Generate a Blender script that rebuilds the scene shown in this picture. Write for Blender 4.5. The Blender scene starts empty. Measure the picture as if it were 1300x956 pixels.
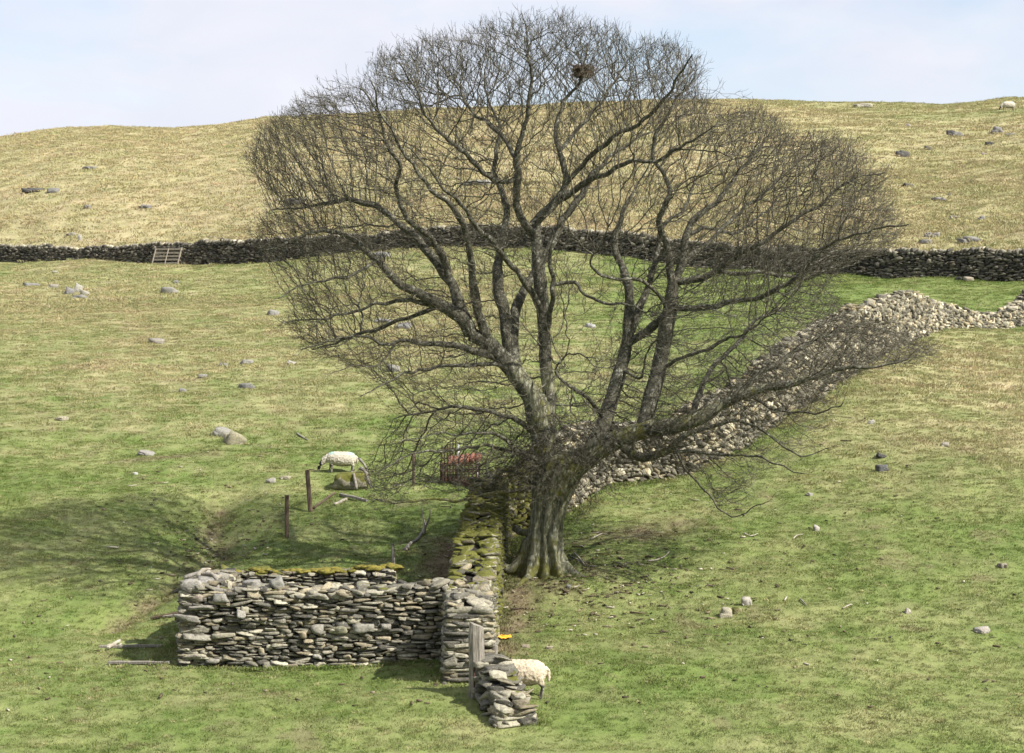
import bpy, bmesh, math, random
import numpy as np
from mathutils import Vector, Matrix, noise as mnoise
S = bpy.context.scene
R = math.radians
# ------------------------------------------------------------------ camera, sky, sun, exposure
F = 2400.0; PITCH = math.atan(91/2400.0); CAMZ = 9.0
cd = bpy.data.cameras.new('camera'); cam = bpy.data.objects.new('camera', cd)
S.collection.objects.link(cam); S.camera = cam
cam.location = (0, 0, CAMZ); cam.rotation_euler = (R(90)-PITCH, 0, 0)
cd.sensor_width = 36; cd.lens = 36*F/1300; cd.clip_start = .5; cd.clip_end = 3000
SUN = Vector((0.93, -0.50, 1.0)).normalized()
SUN_EL = math.asin(SUN.z); SUN_AZ = math.atan2(SUN.x, SUN.y)
w = bpy.data.worlds.new('World'); S.world = w; w.use_nodes = True
nt = w.node_tree; nt.nodes.clear()
def N(t, ty, **k):
    n = t.nodes.new(ty)
    for a, b in k.items():
        if a == 'inp':
            for i, v in b.items(): n.inputs[i].default_value = v
        else: setattr(n, a, b)
    return n
out = N(nt, 'ShaderNodeOutputWorld'); bg = N(nt, 'ShaderNodeBackground', inp={'Strength': 1.0})
sky = N(nt, 'ShaderNodeTexSky', sky_type='NISHITA', sun_disc=False, sun_elevation=SUN_EL, sun_rotation=SUN_AZ,
        altitude=200, air_density=1.0, dust_density=1.0, ozone_density=1.0)
sc1 = N(nt, 'ShaderNodeVectorMath', operation='SCALE', inp={'Scale': 0.085})
nt.links.new(sky.outputs[0], sc1.inputs[0])
tc = N(nt, 'ShaderNodeTexCoord'); mp = N(nt, 'ShaderNodeMapping', inp={'Scale': (5.0, 2.0, 13.0), 'Location': (1.3, 0, .4)})
nz = N(nt, 'ShaderNodeTexNoise', inp={'Scale': 1.0, 'Detail': 5.0, 'Roughness': .5, 'Distortion': .3})
cr = N(nt, 'ShaderNodeValToRGB'); cr.color_ramp.elements[0].position = .26; cr.color_ramp.elements[1].position = .52
cr.color_ramp.elements[0].color = (.12, .12, .12, 1); cr.color_ramp.elements[1].color = (.97, .97, .97, 1)
nz2 = N(nt, 'ShaderNodeTexNoise', inp={'Scale': 2.6, 'Detail': 4.0, 'Roughness': .5, 'Distortion': .5})
cl = N(nt, 'ShaderNodeMix', data_type='RGBA'); cl.inputs[6].default_value = (.35, .37, .435, 1); cl.inputs[7].default_value = (.45, .45, .475, 1)
mx = N(nt, 'ShaderNodeMix', data_type='RGBA')
L = nt.links.new
L(tc.outputs['Generated'], mp.inputs[0]); L(mp.outputs[0], nz.inputs['Vector']); L(mp.outputs[0], nz2.inputs['Vector'])
L(nz.outputs[0], cr.inputs[0]); L(cr.outputs[0], mx.inputs[0]); L(sc1.outputs[0], mx.inputs[6]); L(nz2.outputs[0], cl.inputs[0])
L(cl.outputs[2], mx.inputs[7]); L(mx.outputs[2], bg.inputs[0]); L(bg.outputs[0], out.inputs[0])
sd = bpy.data.lights.new('sun', 'SUN'); sd.energy = 4.6; sd.angle = R(.55); sd.color = (1.0, .95, .86)
so = bpy.data.objects.new('sun', sd); S.collection.objects.link(so); so.location = (60, -30, 80)
so.rotation_euler = SUN.to_track_quat('Z', 'Y').to_euler()
vs = S.view_settings; vs.view_transform = 'Standard'; vs.look = 'None'; vs.gamma = 1; vs.use_curve_mapping = False; vs.exposure = 1.1
S.cycles.max_bounces = 4; S.cycles.diffuse_bounces = 2; S.cycles.glossy_bounces = 1

# ------------------------------------------------------------------ helpers
rng = np.random.default_rng(7); random.seed(7)
SP, CP = math.sin(PITCH), math.cos(PITCH)
def ray(px, py):
    a = (px-650)/F; b = -(py-478)/F
    return np.array([a, b*SP+CP, b*CP-SP])
def P(px, py, Y):
    d = ray(px, py); t = Y/d[1]
    return np.array([d[0]*t, Y, CAMZ+d[2]*t])
def zrow(py, Y): return P(650, py, Y)[2]
def _h(ix, iy, s):
    n = (ix.astype(np.int64)*374761393 + iy.astype(np.int64)*668265263 + s*974634777) & 0xffffffff
    n = ((n ^ (n >> 13))*1274126177) & 0xffffffff
    return ((n ^ (n >> 16)) & 0xffff)/65535.0
def vn(x, y, s=0):
    x = np.asarray(x, float); y = np.asarray(y, float)
    ix = np.floor(x); iy = np.floor(y); fx = x-ix; fy = y-iy
    fx = fx*fx*(3-2*fx); fy = fy*fy*(3-2*fy)
    a = _h(ix, iy, s); b = _h(ix+1, iy, s); c = _h(ix, iy+1, s); d = _h(ix+1, iy+1, s)
    return (a+(b-a)*fx)*(1-fy)+(c+(d-c)*fx)*fy
def fbm(x, y, s=0, o=4, g=.5):
    v = 0; a = 1; t = 0
    for i in range(o):
        v = v+a*vn(x*2**i+17.3*i, y*2**i+5.1*i, s+i); t += a; a *= g
    return v/t
def ss(a, b, x):
    t = np.clip((np.asarray(x, float)-a)/(b-a), 0, 1); return t*t*(3-2*t)

C = S.collection
def link(name, me, mat=None, parent=None, smooth=False):
    o = bpy.data.objects.new(name, me); C.objects.link(o)
    if mat is not None:
        for m in (mat if isinstance(mat, (list, tuple)) else [mat]): me.materials.append(m)
    if parent: o.parent = parent
    if smooth and len(me.polygons): me.polygons.foreach_set('use_smooth', np.ones(len(me.polygons), bool))
    return o
def tag(o, label=None, cat=None, group=None, kind=None):
    if label: o['label'] = label
    if cat: o['category'] = cat
    if group: o['group'] = group
    if kind: o['kind'] = kind
    return o
def empty(name, loc, rz=0):
    o = bpy.data.objects.new(name, None); C.objects.link(o); o.location = loc; o.rotation_euler = (0, 0, rz)
    o.empty_display_size = .2; return o
def fastmesh(name, co, faces, nside, attrs=None, mats=None):
    """faces: (n, nside) int array"""
    me = bpy.data.meshes.new(name); co = np.asarray(co, np.float32); faces = np.asarray(faces, np.int32)
    nf = len(faces)
    me.vertices.add(len(co)); me.vertices.foreach_set('co', co.ravel())
    me.loops.add(nf*nside); me.loops.foreach_set('vertex_index', faces.ravel())
    me.polygons.add(nf); me.polygons.foreach_set('loop_start', np.arange(nf, dtype=np.int32)*nside)
    if mats is not None: me.polygons.foreach_set('material_index', np.asarray(mats, np.int32))
    me.update(calc_edges=True)
    for k, v in (attrs or {}).items():
        v = np.asarray(v, np.float32)
        if v.ndim == 1:
            at = me.attributes.new(k, 'FLOAT', 'POINT'); at.data.foreach_set('value', v)
        else:
            at = me.attributes.new(k, 'FLOAT_COLOR', 'POINT'); at.data.foreach_set('color', np.concatenate([v, np.ones((len(v), 1), np.float32)], 1).ravel())
    return me

# ------------------------------------------------------------------ materials
def mat(name):
    m = bpy.data.materials.new(name); m.use_nodes = True; t = m.node_tree
    b = t.nodes['Principled BSDF']; b.inputs['Roughness'].default_value = .9; b.inputs['Specular IOR Level'].default_value = .2
    return m, t, b
def attr(t, name, ty='GEOMETRY'):
    return N(t, 'ShaderNodeAttribute', attribute_name=name, attribute_type=ty)
def noise(t, scale, det=3, rough=.55, vec=None, dist=0):
    n = N(t, 'ShaderNodeTexNoise', inp={'Scale': scale, 'Detail': det, 'Roughness': rough, 'Distortion': dist})
    if vec is None: vec = N(t, 'ShaderNodeNewGeometry').outputs['Position']
    t.links.new(vec, n.inputs['Vector']); return n.outputs[0]
def ramp(t, fac, stops):
    r = N(t, 'ShaderNodeValToRGB'); e = r.color_ramp.elements
    while len(e) < len(stops): e.new(.5)
    for i, (p, c) in enumerate(stops):
        e[i].position = p; e[i].color = (c, c, c, 1) if not isinstance(c, tuple) else (*c, 1)
    t.links.new(fac, r.inputs[0]); return r.outputs[0]
def mix(t, fac, a, b, mode='MIX'):
    m = N(t, 'ShaderNodeMix', data_type='RGBA', blend_type=mode)
    for i, v in ((0, fac), (6, a), (7, b)):
        if isinstance(v, (int, float)): m.inputs[i].default_value = v if i == 0 else (v, v, v, 1)
        elif isinstance(v, tuple): m.inputs[i].default_value = (*v, 1)
        else: t.links.new(v, m.inputs[i])
    return m.outputs[2]
def bump(t, b, h, strength=.5, dist=.02):
    n = N(t, 'ShaderNodeBump', inp={'Strength': strength, 'Distance': dist}); t.links.new(h, n.inputs['Height']); t.links.new(n.outputs[0], b.inputs['Normal'])
def grass_ground():
    m, t, b = mat('ground_turf')
    c = attr(t, 'gcol').outputs['Color']
    f = ramp(t, noise(t, 9, 5, .7), [(.3, .84), (.7, 1.18)])
    g = ramp(t, noise(t, 2.2, 4, .6), [(.3, .85), (.7, 1.15)])
    c = mix(t, 1, mix(t, 1, c, f, 'MULTIPLY'), g, 'MULTIPLY')
    t.links.new(c, b.inputs['Base Color']); bump(t, b, noise(t, 14, 5, .7), .9, .06)
    return m
def grass_blade():
    m, t, b = mat('grass_blades')
    c = attr(t, 'gcol', 'INSTANCER').outputs['Color']
    f = ramp(t, noise(t, 11, 3, .6), [(.3, .9), (.7, 1.2)])
    c = mix(t, 1, c, f, 'MULTIPLY')
    t.links.new(c, b.inputs['Base Color']); b.inputs['Specular IOR Level'].default_value = .15
    tr = N(t, 'ShaderNodeBsdfTranslucent'); t.links.new(c, tr.inputs[0])
    ms = N(t, 'ShaderNodeMixShader', inp={0: .3}); t.links.new(b.outputs[0], ms.inputs[1]); t.links.new(tr.outputs[0], ms.inputs[2])
    t.links.new(ms.outputs[0], t.nodes['Material Output'].inputs[0])
    return m
def stone_mat(name='stone', scale=1.0, mosscol=(.155, .150, .032), mosscol2=(.05, .058, .014)):
    m, t, b = mat(name)
    tint = attr(t, 'tint').outputs['Color']; ms = attr(t, 'moss').outputs['Fac']
    geo = N(t, 'ShaderNodeNewGeometry')
    f = ramp(t, noise(t, 16*scale, 5, .7), [(.28, .5), (.5, .95), (.75, 1.45)])
    c = mix(t, 1, tint, f, 'MULTIPLY')
    lich = ramp(t, noise(t, 26*scale, 3, .6), [(.62, 0.0), (.69, .55)])
    c = mix(t, lich, c, (.44, .43, .35))
    # moss where its own noise, the stone's moss value and upward facing agree
    sep = N(t, 'ShaderNodeSeparateXYZ'); t.links.new(geo.outputs['Normal'], sep.inputs[0])
    a1 = N(t, 'ShaderNodeMath', operation='MULTIPLY_ADD', inp={1: .25}); t.links.new(sep.outputs[2], a1.inputs[0]); t.links.new(ms, a1.inputs[2])
    a2 = N(t, 'ShaderNodeMath', operation='ADD'); t.links.new(a1.outputs[0], a2.inputs[0]); t.links.new(noise(t, 5*scale, 4, .65), a2.inputs[1])
    k = ramp(t, a2.outputs[0], [(.93, 0.0), (1.0, 1.0)])
    mc = mix(t, noise(t, 20*scale, 2), mosscol2, mosscol)
    c = mix(t, k, c, mc)
    t.links.new(c, b.inputs['Base Color']); bump(t, b, noise(t, 30*scale, 5, .7), .8, .03)
    return m
def bark_mat(name, base1, base2, moss=.0, sc=1.0, wscale=(1, 1, 1)):
    m, t, b = mat(name)
    geo = N(t, 'ShaderNodeNewGeometry'); mp = N(t, 'ShaderNodeMapping', inp={'Scale': wscale}); t.links.new(geo.outputs['Position'], mp.inputs[0])
    f = noise(t, 7*sc, 6, .7, mp.outputs[0])
    c = mix(t, ramp(t, f, [(.35, 0.0), (.65, 1.0)]), base1, base2)
    lich = ramp(t, noise(t, 9*sc, 4, .65), [(.56, 0.0), (.66, .75)])
    c = mix(t, lich, c, (.34, .34, .28))
    dk = ramp(t, noise(t, 22*sc, 3, .6, mp.outputs[0]), [(.35, .35), (.6, 1.15)])
    c = mix(t, 1, c, dk, 'MULTIPLY')
    if moss:
        ms = attr(t, 'moss').outputs['Fac']
        a = N(t, 'ShaderNodeMath', operation='ADD'); t.links.new(ms, a.inputs[0]); t.links.new(noise(t, 3.5, 5, .65), a.inputs[1])
        c = mix(t, ramp(t, a.outputs[0], [(.88, 0.0), (1.05, .9)]), c, mix(t, noise(t, 25, 2), (.05, .055, .015), (.17, .16, .035)))
    t.links.new(c, b.inputs['Base Color']); bump(t, b, noise(t, 18*sc, 6, .75, mp.outputs[0]), .9, .04)
    return m
def simple(name, c1, c2, sc=12, rough=.85, bs=.4, wscale=(1, 1, 1), metal=0):
    m, t, b = mat(name)
    tcn = N(t, 'ShaderNodeTexCoord'); mp = N(t, 'ShaderNodeMapping', inp={'Scale': wscale}); t.links.new(tcn.outputs['Object'], mp.inputs[0])
    f = noise(t, sc, 5, .65, mp.outputs[0])
    t.links.new(mix(t, ramp(t, f, [(.33, 0.0), (.67, 1.0)]), c1, c2), b.inputs['Base Color'])
    b.inputs['Roughness'].default_value = rough; b.inputs['Metallic'].default_value = metal
    bump(t, b, f, bs, .01); return m
M = dict(ground=grass_ground(), blade=grass_blade(), stone=stone_mat(), farstone=stone_mat('far_stone', .35),
         core=simple('wall_core_gap_shade', (.02, .018, .014), (.04, .036, .028)),  # near-black colour paints the shade seen in wall gaps
         bark=bark_mat('trunk_bark', (.08, .085, .045), (.28, .27, .19), moss=1, wscale=(1, 1, .22)),
         limb=bark_mat('limb_bark', (.058, .055, .040), (.135, .128, .096), moss=1),
         twig=bark_mat('twig_bark', (.066, .060, .044), (.135, .122, .090), sc=.6),
         greywood=simple('grey_wood', (.09, .078, .065), (.31, .285, .245), 11, wscale=(4, 4, .35), bs=1.0),
         darkwood=simple('dark_wood', (.06, .042, .03), (.14, .10, .075), 9, wscale=(3, 3, .4)),
         hurdlewood=simple('weathered_hurdle_wood', (.26, .225, .175), (.46, .40, .32), 8),
         palewood=simple('pale_wood', (.24, .21, .165), (.44, .40, .33), 8),
         rust=simple('rust', (.04, .025, .018), (.095, .045, .032), 9),
         redpaint=simple('faded_red_paint', (.13, .05, .032), (.24, .11, .075), 16),
         white=simple('white_paint', (.55, .58, .62), (.75, .76, .78), 9),
         orange=simple('orange_plastic', (.75, .30, .02), (.85, .42, .05), 5, rough=.4),
         moss=simple('moss', (.05, .055, .012), (.22, .18, .035), 9, bs=.9),
         sheeptex=None)

# ------------------------------------------------------------------ terrain
YC = np.array([34, 36, 38, 40, 43, 46, 50, 54, 58, 62, 66, 72, 80, 90, 98.])
ROWS = {0:   [955, 905, 872, 843, 797, 748, 692, 645, 604, 570, 542, 505, 467, 430, 411],
        300: [950, 900, 868, 839, 792, 742, 688, 642, 600, 566, 538, 502, 463, 426, 406],
        620: [948, 898, 866, 838, 785, 735, 680, 640, 598, 566, 538, 500, 460, 422, 400],
        860: [950, 900, 866, 833, 780, 728, 676, 633, 599, 568, 540, 502, 460, 420, 396],
        1000: [952, 902, 865, 830, 775, 725, 668, 612, 560, 525, 505, 474, 440, 408, 388],
        1120: [952, 902, 865, 830, 775, 722, 660, 600, 552, 512, 480, 450, 424, 404, 384],
        1200: [952, 902, 865, 830, 775, 720, 655, 596, 550, 514, 488, 460, 429, 409, 382],
        1300: [952, 902, 865, 830, 775, 718, 652, 594, 552, 520, 494, 466, 438, 411, 382]}
WBASE = [(-300, 334), (0, 336), (70, 333), (150, 332), (200, 336), (260, 338), (340, 334), (400, 327), (480, 319), (560, 313), (640, 313), (720, 320), (790, 325), (850, 335), (900, 342), (1000, 348), (1100, 351), (1200, 354), (1300, 355), (1600, 358)]
WTOP = [(-300, 312), (0, 314), (60, 314), (100, 317), (140, 315), (180, 312), (220, 311), (260, 309), (340, 306), (400, 302), (480, 299), (560, 290), (640, 289), (720, 292), (790, 297), (850, 306), (900, 312), (1000, 317), (1100, 320), (1200, 320), (1300, 320), (1600, 322)]
SKYL = [(-300, 215), (0, 178), (50, 169), (100, 164), (150, 161), (200, 164), (240, 165), (290, 160), (340, 152), (420, 149), (520, 142), (700, 136), (850, 131), (950, 131), (1080, 134), (1150, 135), (1210, 137), (1250, 132), (1300, 127), (1600, 118)]
YSKY = 270.
def tab(T, px): return np.interp(px, [a for a, _ in T], [b for _, b in T])
def ywall(u): return 123.5/(1+.652*u)
YG = np.unique(np.concatenate([[-60, -20, 0, 8, 16, 24, 30], np.arange(34, 110, 1.0), np.arange(110, 300, 2.5), [320, 360, 450, 650, 1000]]))
PXG = np.arange(-300, 1601, 20.)
TG = np.zeros((len(PXG), len(YG)))
keys = sorted(ROWS)
for i, px in enumerate(PXG):
    u = (px-650)/F; yw = ywall(u)
    rows = np.array([np.interp(px, keys, [ROWS[k][j] for k in keys]) for j in range(len(YC))])
    ys = list(YC); zs = [zrow(r, y) for r, y in zip(rows, YC)]
    zw = zrow(tab(WBASE, px), yw); zsk = zrow(tab(SKYL, px), YSKY)
    if yw-98 > 20:
        ym = (yw+98)/2; ys.append(ym); zs.append((zs[-1]+zw)/2-.12)
    ys.append(yw); zs.append(zw)
    for t in np.linspace(.06, 1, 14):
        ys.append(yw+t*(YSKY-yw)); zs.append(zw+(zsk-zw)*(1.5*t-.5*t*t))
    sl = (zsk-CAMZ)/YSKY
    ys += [300, 360, 450, 1000]; zs += [zsk+30*sl*.55, zsk+90*sl*.3, zsk+80*sl*.3, zsk-30]
    ys = [-60, -20, 0, 8, 16, 24, 30]+ys
    zs = [12, 9.2, 7.3, 5.2, 2.6, 1.1, .95]+zs
    TG[i] = np.interp(YG, ys, zs)
def smooth1(A, ax, n):
    for _ in range(n):
        B = A.copy(); sl = [slice(None)]*2
        a = [slice(None)]*2; b = [slice(None)]*2; c = [slice(None)]*2
        a[ax] = slice(0, -2); b[ax] = slice(1, -1); c[ax] = slice(2, None)
        B[tuple(b)] = .25*A[tuple(a)]+.5*A[tuple(b)]+.25*A[tuple(c)]; A = B
    return A
TG = smooth1(TG, 0, 3)
k = (YG > 33) & (YG < 262); i0, i1 = np.where(k)[0][[0, -1]]
TG[:, i0:i1] = smooth1(TG[:, i0:i1], 1, 2)
UG = (PXG-650)/F
def base_z(x, y):
    x = np.asarray(x, float); y = np.asarray(y, float)
    u = np.clip(x/np.maximum(y, 30), UG[0], UG[-1]); fi = (u-UG[0])/(UG[1]-UG[0]); i = np.clip(fi.astype(int), 0, len(UG)-2); fx = fi-i
    yy = np.clip(y, YG[0], YG[-1]); j = np.clip(np.searchsorted(YG, yy)-1, 0, len(YG)-2); fy = (yy-YG[j])/(YG[j+1]-YG[j])
    return (TG[i, j]*(1-fx)+TG[i+1, j]*fx)*(1-fy)+(TG[i, j+1]*(1-fx)+TG[i+1, j+1]*fx)*fy
def seg_d(x, y, a, b):
    ax, ay = a; bx, by = b; dx, dy = bx-ax, by-ay
    t = np.clip(((x-ax)*dx+(y-ay)*dy)/(dx*dx+dy*dy), 0, 1)
    return np.hypot(x-ax-t*dx, y-ay-t*dy)
GUL = [(-8.6, 55.5), (-8.3, 52.5), (-7.7, 50.2), (-8.4, 47.5), (-9.4, 44.5)]
def gully(x, y):
    d = 9e9
    for a, b in zip(GUL[:-1], GUL[1:]): d = np.minimum(d, seg_d(x, y, a, b))
    return d
TREE = (P(697, 732, 46)[0], 46.0)
def gz(x, y):
    x = np.asarray(x, float); y = np.asarray(y, float)
    z = base_z(x, y)
    near = ss(20, 34, y)
    z = z+near*((fbm(x/5.5, y/5.5, 3, 3)-.5)*.42+(fbm(x/1.1, y/1.3, 9, 3)-.5)*.17+(fbm(x/4.5+.25*y, y/.8, 19, 3)-.5)*.16)
    hill = ss(0, 12, y-ywall(x/np.maximum(y, 30)))
    z = z+hill*((fbm(x/9, y/9, 21, 3)-.5)*1.0+(fbm(x/1.8, y/1.6, 31, 2)-.5)*.22)
    g = gully(x, y); wob = 1+.5*(fbm(x, y, 77, 3)-.5)
    z = z-.42*np.exp(-(g/(1.1*wob))**2)-.16*np.exp(-(g/.35)**2)
    d = np.hypot(x-TREE[0], y-TREE[1]); z = z+.24*np.exp(-(d/1.5)**2)+.06*(fbm(x/.4, y/.4, 88, 3)-.5)*np.exp(-(d/2.2)**2)
    return z
def hit(px, py):
    d = ray(px, py); ys = np.arange(28, 330, .05); t = ys/d[1]
    xs = d[0]*t; zs = CAMZ+d[2]*t; g = gz(xs, ys); k = np.where(zs <= g)[0]
    if len(k) == 0:
        k = [int(np.argmin(np.where(ys > 100, zs-g, 1e9)))]
    i = k[0]; return np.array([xs[i], ys[i], g[i]])

def gcol(x, y):
    u = x/np.maximum(y, 30); px = 650+u*F; yw = ywall(u); hill = ss(-1, 2, y-yw)
    n1 = fbm(x/4.2, y/7, 41, 4, .6); n2 = fbm(x/.9, y/1.6, 51, 4, .65); n3 = fbm(x/14, y/22, 61, 3)
    n4 = fbm(x/.35, y/.5, 57, 2)
    left = 1-ss(560, 900, px)
    d = .08+.42*ss(54, 84, y)*left
    d = d+.20*np.exp(-((px-1120)/240)**2)*ss(50, 58, y)*(1-ss(74, 90, y))
    d = d+.35*(1-left)*ss(50, 60, y)*(1-ss(70, 95, y))*ss(950, 1200, px)
    d = d-.22*(1-left)*ss(84, 95, y)
    d = d*(1-hill)+hill*(.86-.14*ss(900, 1250, px)-.26*ss(180, 240, y)*ss(800, 1200, px)-.3*np.exp(-((y-195-4*(fbm(x/9, y/9, 5)-.5))/5)**2)*ss(1080, 1180, px))
    amp = (.95-.35*hill)*(.62+.38*ss(50, 66, y))
    n5 = fbm(x/5+.3*y, y/.9, 63, 3)
    d = d+amp*((n1-.5)*.55+(n2-.5)*.7+(n3-.5)*.35+(n4-.5)*.5+(n5-.5)*.55)
    d = np.clip(d, 0, 1)[..., None]
    green = np.array([.118, .160, .042]); green2 = np.array([.148, .182, .056]); straw = np.array([.35, .302, .172]); straw2 = np.array([.32, .265, .155])
    gcl = green+(green2-green)*ss(.35, .65, fbm(x/2.1, y/3, 81, 3))[..., None]
    scl = straw+(straw2-straw)*ss(.5, .75, fbm(x/3.1, y/4, 91, 4))[..., None]
    c = gcl*(1-d)+scl*d
    br = .55*np.exp(-(np.hypot(x-TREE[0]+.4, (y-TREE[1]+.5)/1.1)/1.5)**2)
    br = np.maximum(br, .55*np.exp(-(gully(x, y)/.38)**2))
    br = np.maximum(br, .7*np.exp(-(seg_d(x, y, (-.45, 39.5), (.3, 45.2))/.5)**2))
    br = np.maximum(br, .75*np.exp(-(seg_d(x, y, (-1.55, 43.5), (-1.5, 49.5))/.75)**2))
    br = np.maximum(br, .55*np.exp(-(seg_d(x, y, (2.6, 49.8), (4.6, 50.6))/.8)**2))
    br = np.maximum(br, .5*np.exp(-(seg_d(x, y, (-12.2, 60), (-9.8, 61))/.5)**2))
    br = np.clip(br+(fbm(x/.5, y/.5, 101, 4, .7)-.5)*1.1*(br > .06), 0, .85)
    sp = ss(.74, .82, fbm(x/.8, y/1.1, 111, 3))*.35*(1-hill)
    br = np.maximum(br, sp)[..., None]
    earth = np.array([.17, .125, .085])+np.zeros(3)
    return c*(1-br)+earth*br

uu = np.concatenate([np.linspace(-1.6, -.42, 24), np.linspace(-.40, -.30, 20), np.linspace(-.298, .298, 520), np.linspace(.30, .40, 20), np.linspace(.42, 1.6, 24)])
yy = np.concatenate([np.linspace(-60, 28, 30), np.arange(29, 34, .3), np.arange(34, 62, .085), 62*np.exp(np.arange(0, 1.60, .0062)), np.array([310, 325, 345, 370, 400, 450, 550, 700, 1000])])
UU, YY = np.meshgrid(uu, yy, indexing='ij'); XX = UU*np.maximum(YY, 30)
ZZ = gz(XX, YY)
cols = gcol(XX, YY).reshape(-1, 3)
nu, nv = UU.shape
idx = np.arange(nu*nv).reshape(nu, nv)
fc = np.stack([idx[:-1, :-1], idx[1:, :-1], idx[1:, 1:], idx[:-1, 1:]], -1).reshape(-1, 4)
gme = fastmesh('ground', np.stack([XX, YY, ZZ], -1).reshape(-1, 3), fc, 4, {'gcol': cols})
ground = link('ground', gme, M['ground'], smooth=True); tag(ground, kind='structure')

# ------------------------------------------------------------------ grass clumps over the turf (uncountable: one object)
def clump_mesh(n, rad, h, wd, seed):
    r = np.random.default_rng(seed); a = r.uniform(0, 2*math.pi, n); rr = rad*np.sqrt(r.uniform(0, 1, n))
    bx = rr*np.cos(a); by = rr*np.sin(a); hh = h*r.uniform(.45, 1.1, n); ln = hh*r.uniform(.3, 1.1, n); la = a+r.normal(0, .9, n); wa = r.uniform(0, math.pi, n)
    v = np.zeros((n, 4, 3)); w2 = wd*r.uniform(.6, 1.2, n)
    v[:, 0] = np.stack([bx-w2*np.cos(wa), by-w2*np.sin(wa), -.03+0*a], -1); v[:, 1] = np.stack([bx+w2*np.cos(wa), by+w2*np.sin(wa), -.03+0*a], -1)
    v[:, 2] = np.stack([bx+w2*.6*np.cos(wa)+ln*.35*np.cos(la), by+w2*.6*np.sin(wa)+ln*.35*np.sin(la), hh*.65], -1)
    v[:, 3] = np.stack([bx+ln*np.cos(la), by+ln*np.sin(la), hh], -1)
    i = np.arange(n)*4; f = np.concatenate([np.stack([i, i+1, i+2], -1), np.stack([i, i+2, i+3], -1)])
    me = fastmesh('grass_clump', v.reshape(-1, 3), f, 3); me.materials.append(M['blade']); return me
protos = []
pc = bpy.data.collections.new('grass_clump_source')
for k in range(6):
    o = bpy.data.objects.new('grass_clump', clump_mesh(26, .17, .055, .007, 100+k)); pc.objects.link(o); protos.append(o)
def scatter(n, y0, y1, smin, smax, seed, umax=.46):
    n = int(n*1.55)
    r = np.random.default_rng(seed); y = np.sqrt(r.uniform(y0**2, y1**2, n)); x = r.uniform(-umax, umax, n)*y
    return x, y, r.uniform(smin, smax, n)
sets = [scatter(46000, 33.5, 62, .55, 1.2, 1), scatter(50000, 62, 112, .9, 1.9, 2), scatter(22000, 104, 150, 1.2, 2.4, 3), scatter(52000, 106, 275, 1.7, 3.6, 4)]
gx = np.concatenate([s[0] for s in sets]); gy = np.concatenate([s[1] for s in sets]); gs = np.concatenate([s[2] for s in sets])
hillm = ss(0, 2, gy-ywall(gx/gy))
def add_pts(x, y, s_):
    global gx, gy, gs
    gx = np.concatenate([gx, x]); gy = np.concatenate([gy, y]); gs = np.concatenate([gs, s_])
r = np.random.default_rng(55)
cxs, cys, _ = scatter(650, 35, 110, 1, 1, 56); NC = len(cxs); nn = 7
add_pts(np.repeat(cxs, nn)+r.normal(0, .16, NC*nn), np.repeat(cys, nn)+r.normal(0, .16, NC*nn), r.uniform(1.3, 2.2, NC*nn)*np.interp(np.repeat(cys, nn), [35, 60, 110], [.6, .9, 1.3]))
for a, b, n_, off in (((-7.1, 39.55), (-1.5, 39.55), 220, .06), ((-.38, 37.7), (-.15, 49), 260, .1), ((-1.35, 37.5), (-1.25, 39.4), 60, .08), ((.0, 36.3), (.45, 35.2), 60, .08), ((-7.55, 39.7), (-7.3, 43.6), 140, .08), ((-6.6, 43.85), (-2.6, 43.85), 120, .08), ((-.1, 48.6), (2.4, 53.8), 260, .15), ((2.5, 55.2), (6.5, 58.4), 260, .2), ((6.5, 58.4), (9.5, 62.5), 300, .2), ((-40, 148), (28, 104.3), 1500, .4)):
    t_ = r.uniform(0, 1, n_); add_pts(a[0]+(b[0]-a[0])*t_+r.normal(0, off, n_), a[1]+(b[1]-a[1])*t_+r.normal(0, off, n_), r.uniform(1.0, 2.1, n_))
hillm = ss(0, 2, gy-ywall(gx/gy))
gs = gs*(.72+.5*fbm(gx/1.4, gy/2.0, 131, 3))*(1+.25*hillm)
c = gcol(gx, gy); dr = ss(.16, .34, c[:, 0]); gs = gs*(.75+.5*dr)
gr = np.random.default_rng(5)
c = c*gr.uniform(.95, 1.22, (len(gx), 1))*(1+gr.normal(0, .05, (len(gx), 3)))
straw = (gr.uniform(0, 1, len(gx)) < .06)[:, None]
c = np.where(straw, np.array([.38, .34, .18])*gr.uniform(.7, 1.1, (len(gx), 1)), c)
keep = ~((gx > -6.9) & (gx < -1.2) & (gy > 39.8) & (gy < 43.6))
gx, gy, gs, c = gx[keep], gy[keep], gs[keep], np.clip(c[keep], 0, 1)
pm = bpy.data.meshes.new('grass'); pm.vertices.add(len(gx)); pm.vertices.foreach_set('co', np.stack([gx, gy, gz(gx, gy)], -1).astype(np.float32).ravel())
a = pm.attributes.new('gcol', 'FLOAT_COLOR', 'POINT'); a.data.foreach_set('color', np.concatenate([c, np.ones((len(gx), 1))], 1).astype(np.float32).ravel())
a = pm.attributes.new('gscale', 'FLOAT_VECTOR', 'POINT'); a.data.foreach_set('vector', np.stack([gs, gs, gs*np.interp(gy, [40, 70, 120, 160], [.85, .7, .55, .5])], -1).astype(np.float32).ravel())
grass = link('grass', pm); tag(grass, 'short tufted green and straw coloured pasture grass on the slopes', 'grass', kind='stuff')
ng = bpy.data.node_groups.new('grass_scatter', 'GeometryNodeTree')
ng.interface.new_socket('Geometry', in_out='INPUT', socket_type='NodeSocketGeometry'); ng.interface.new_socket('Geometry', in_out='OUTPUT', socket_type='NodeSocketGeometry')
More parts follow.
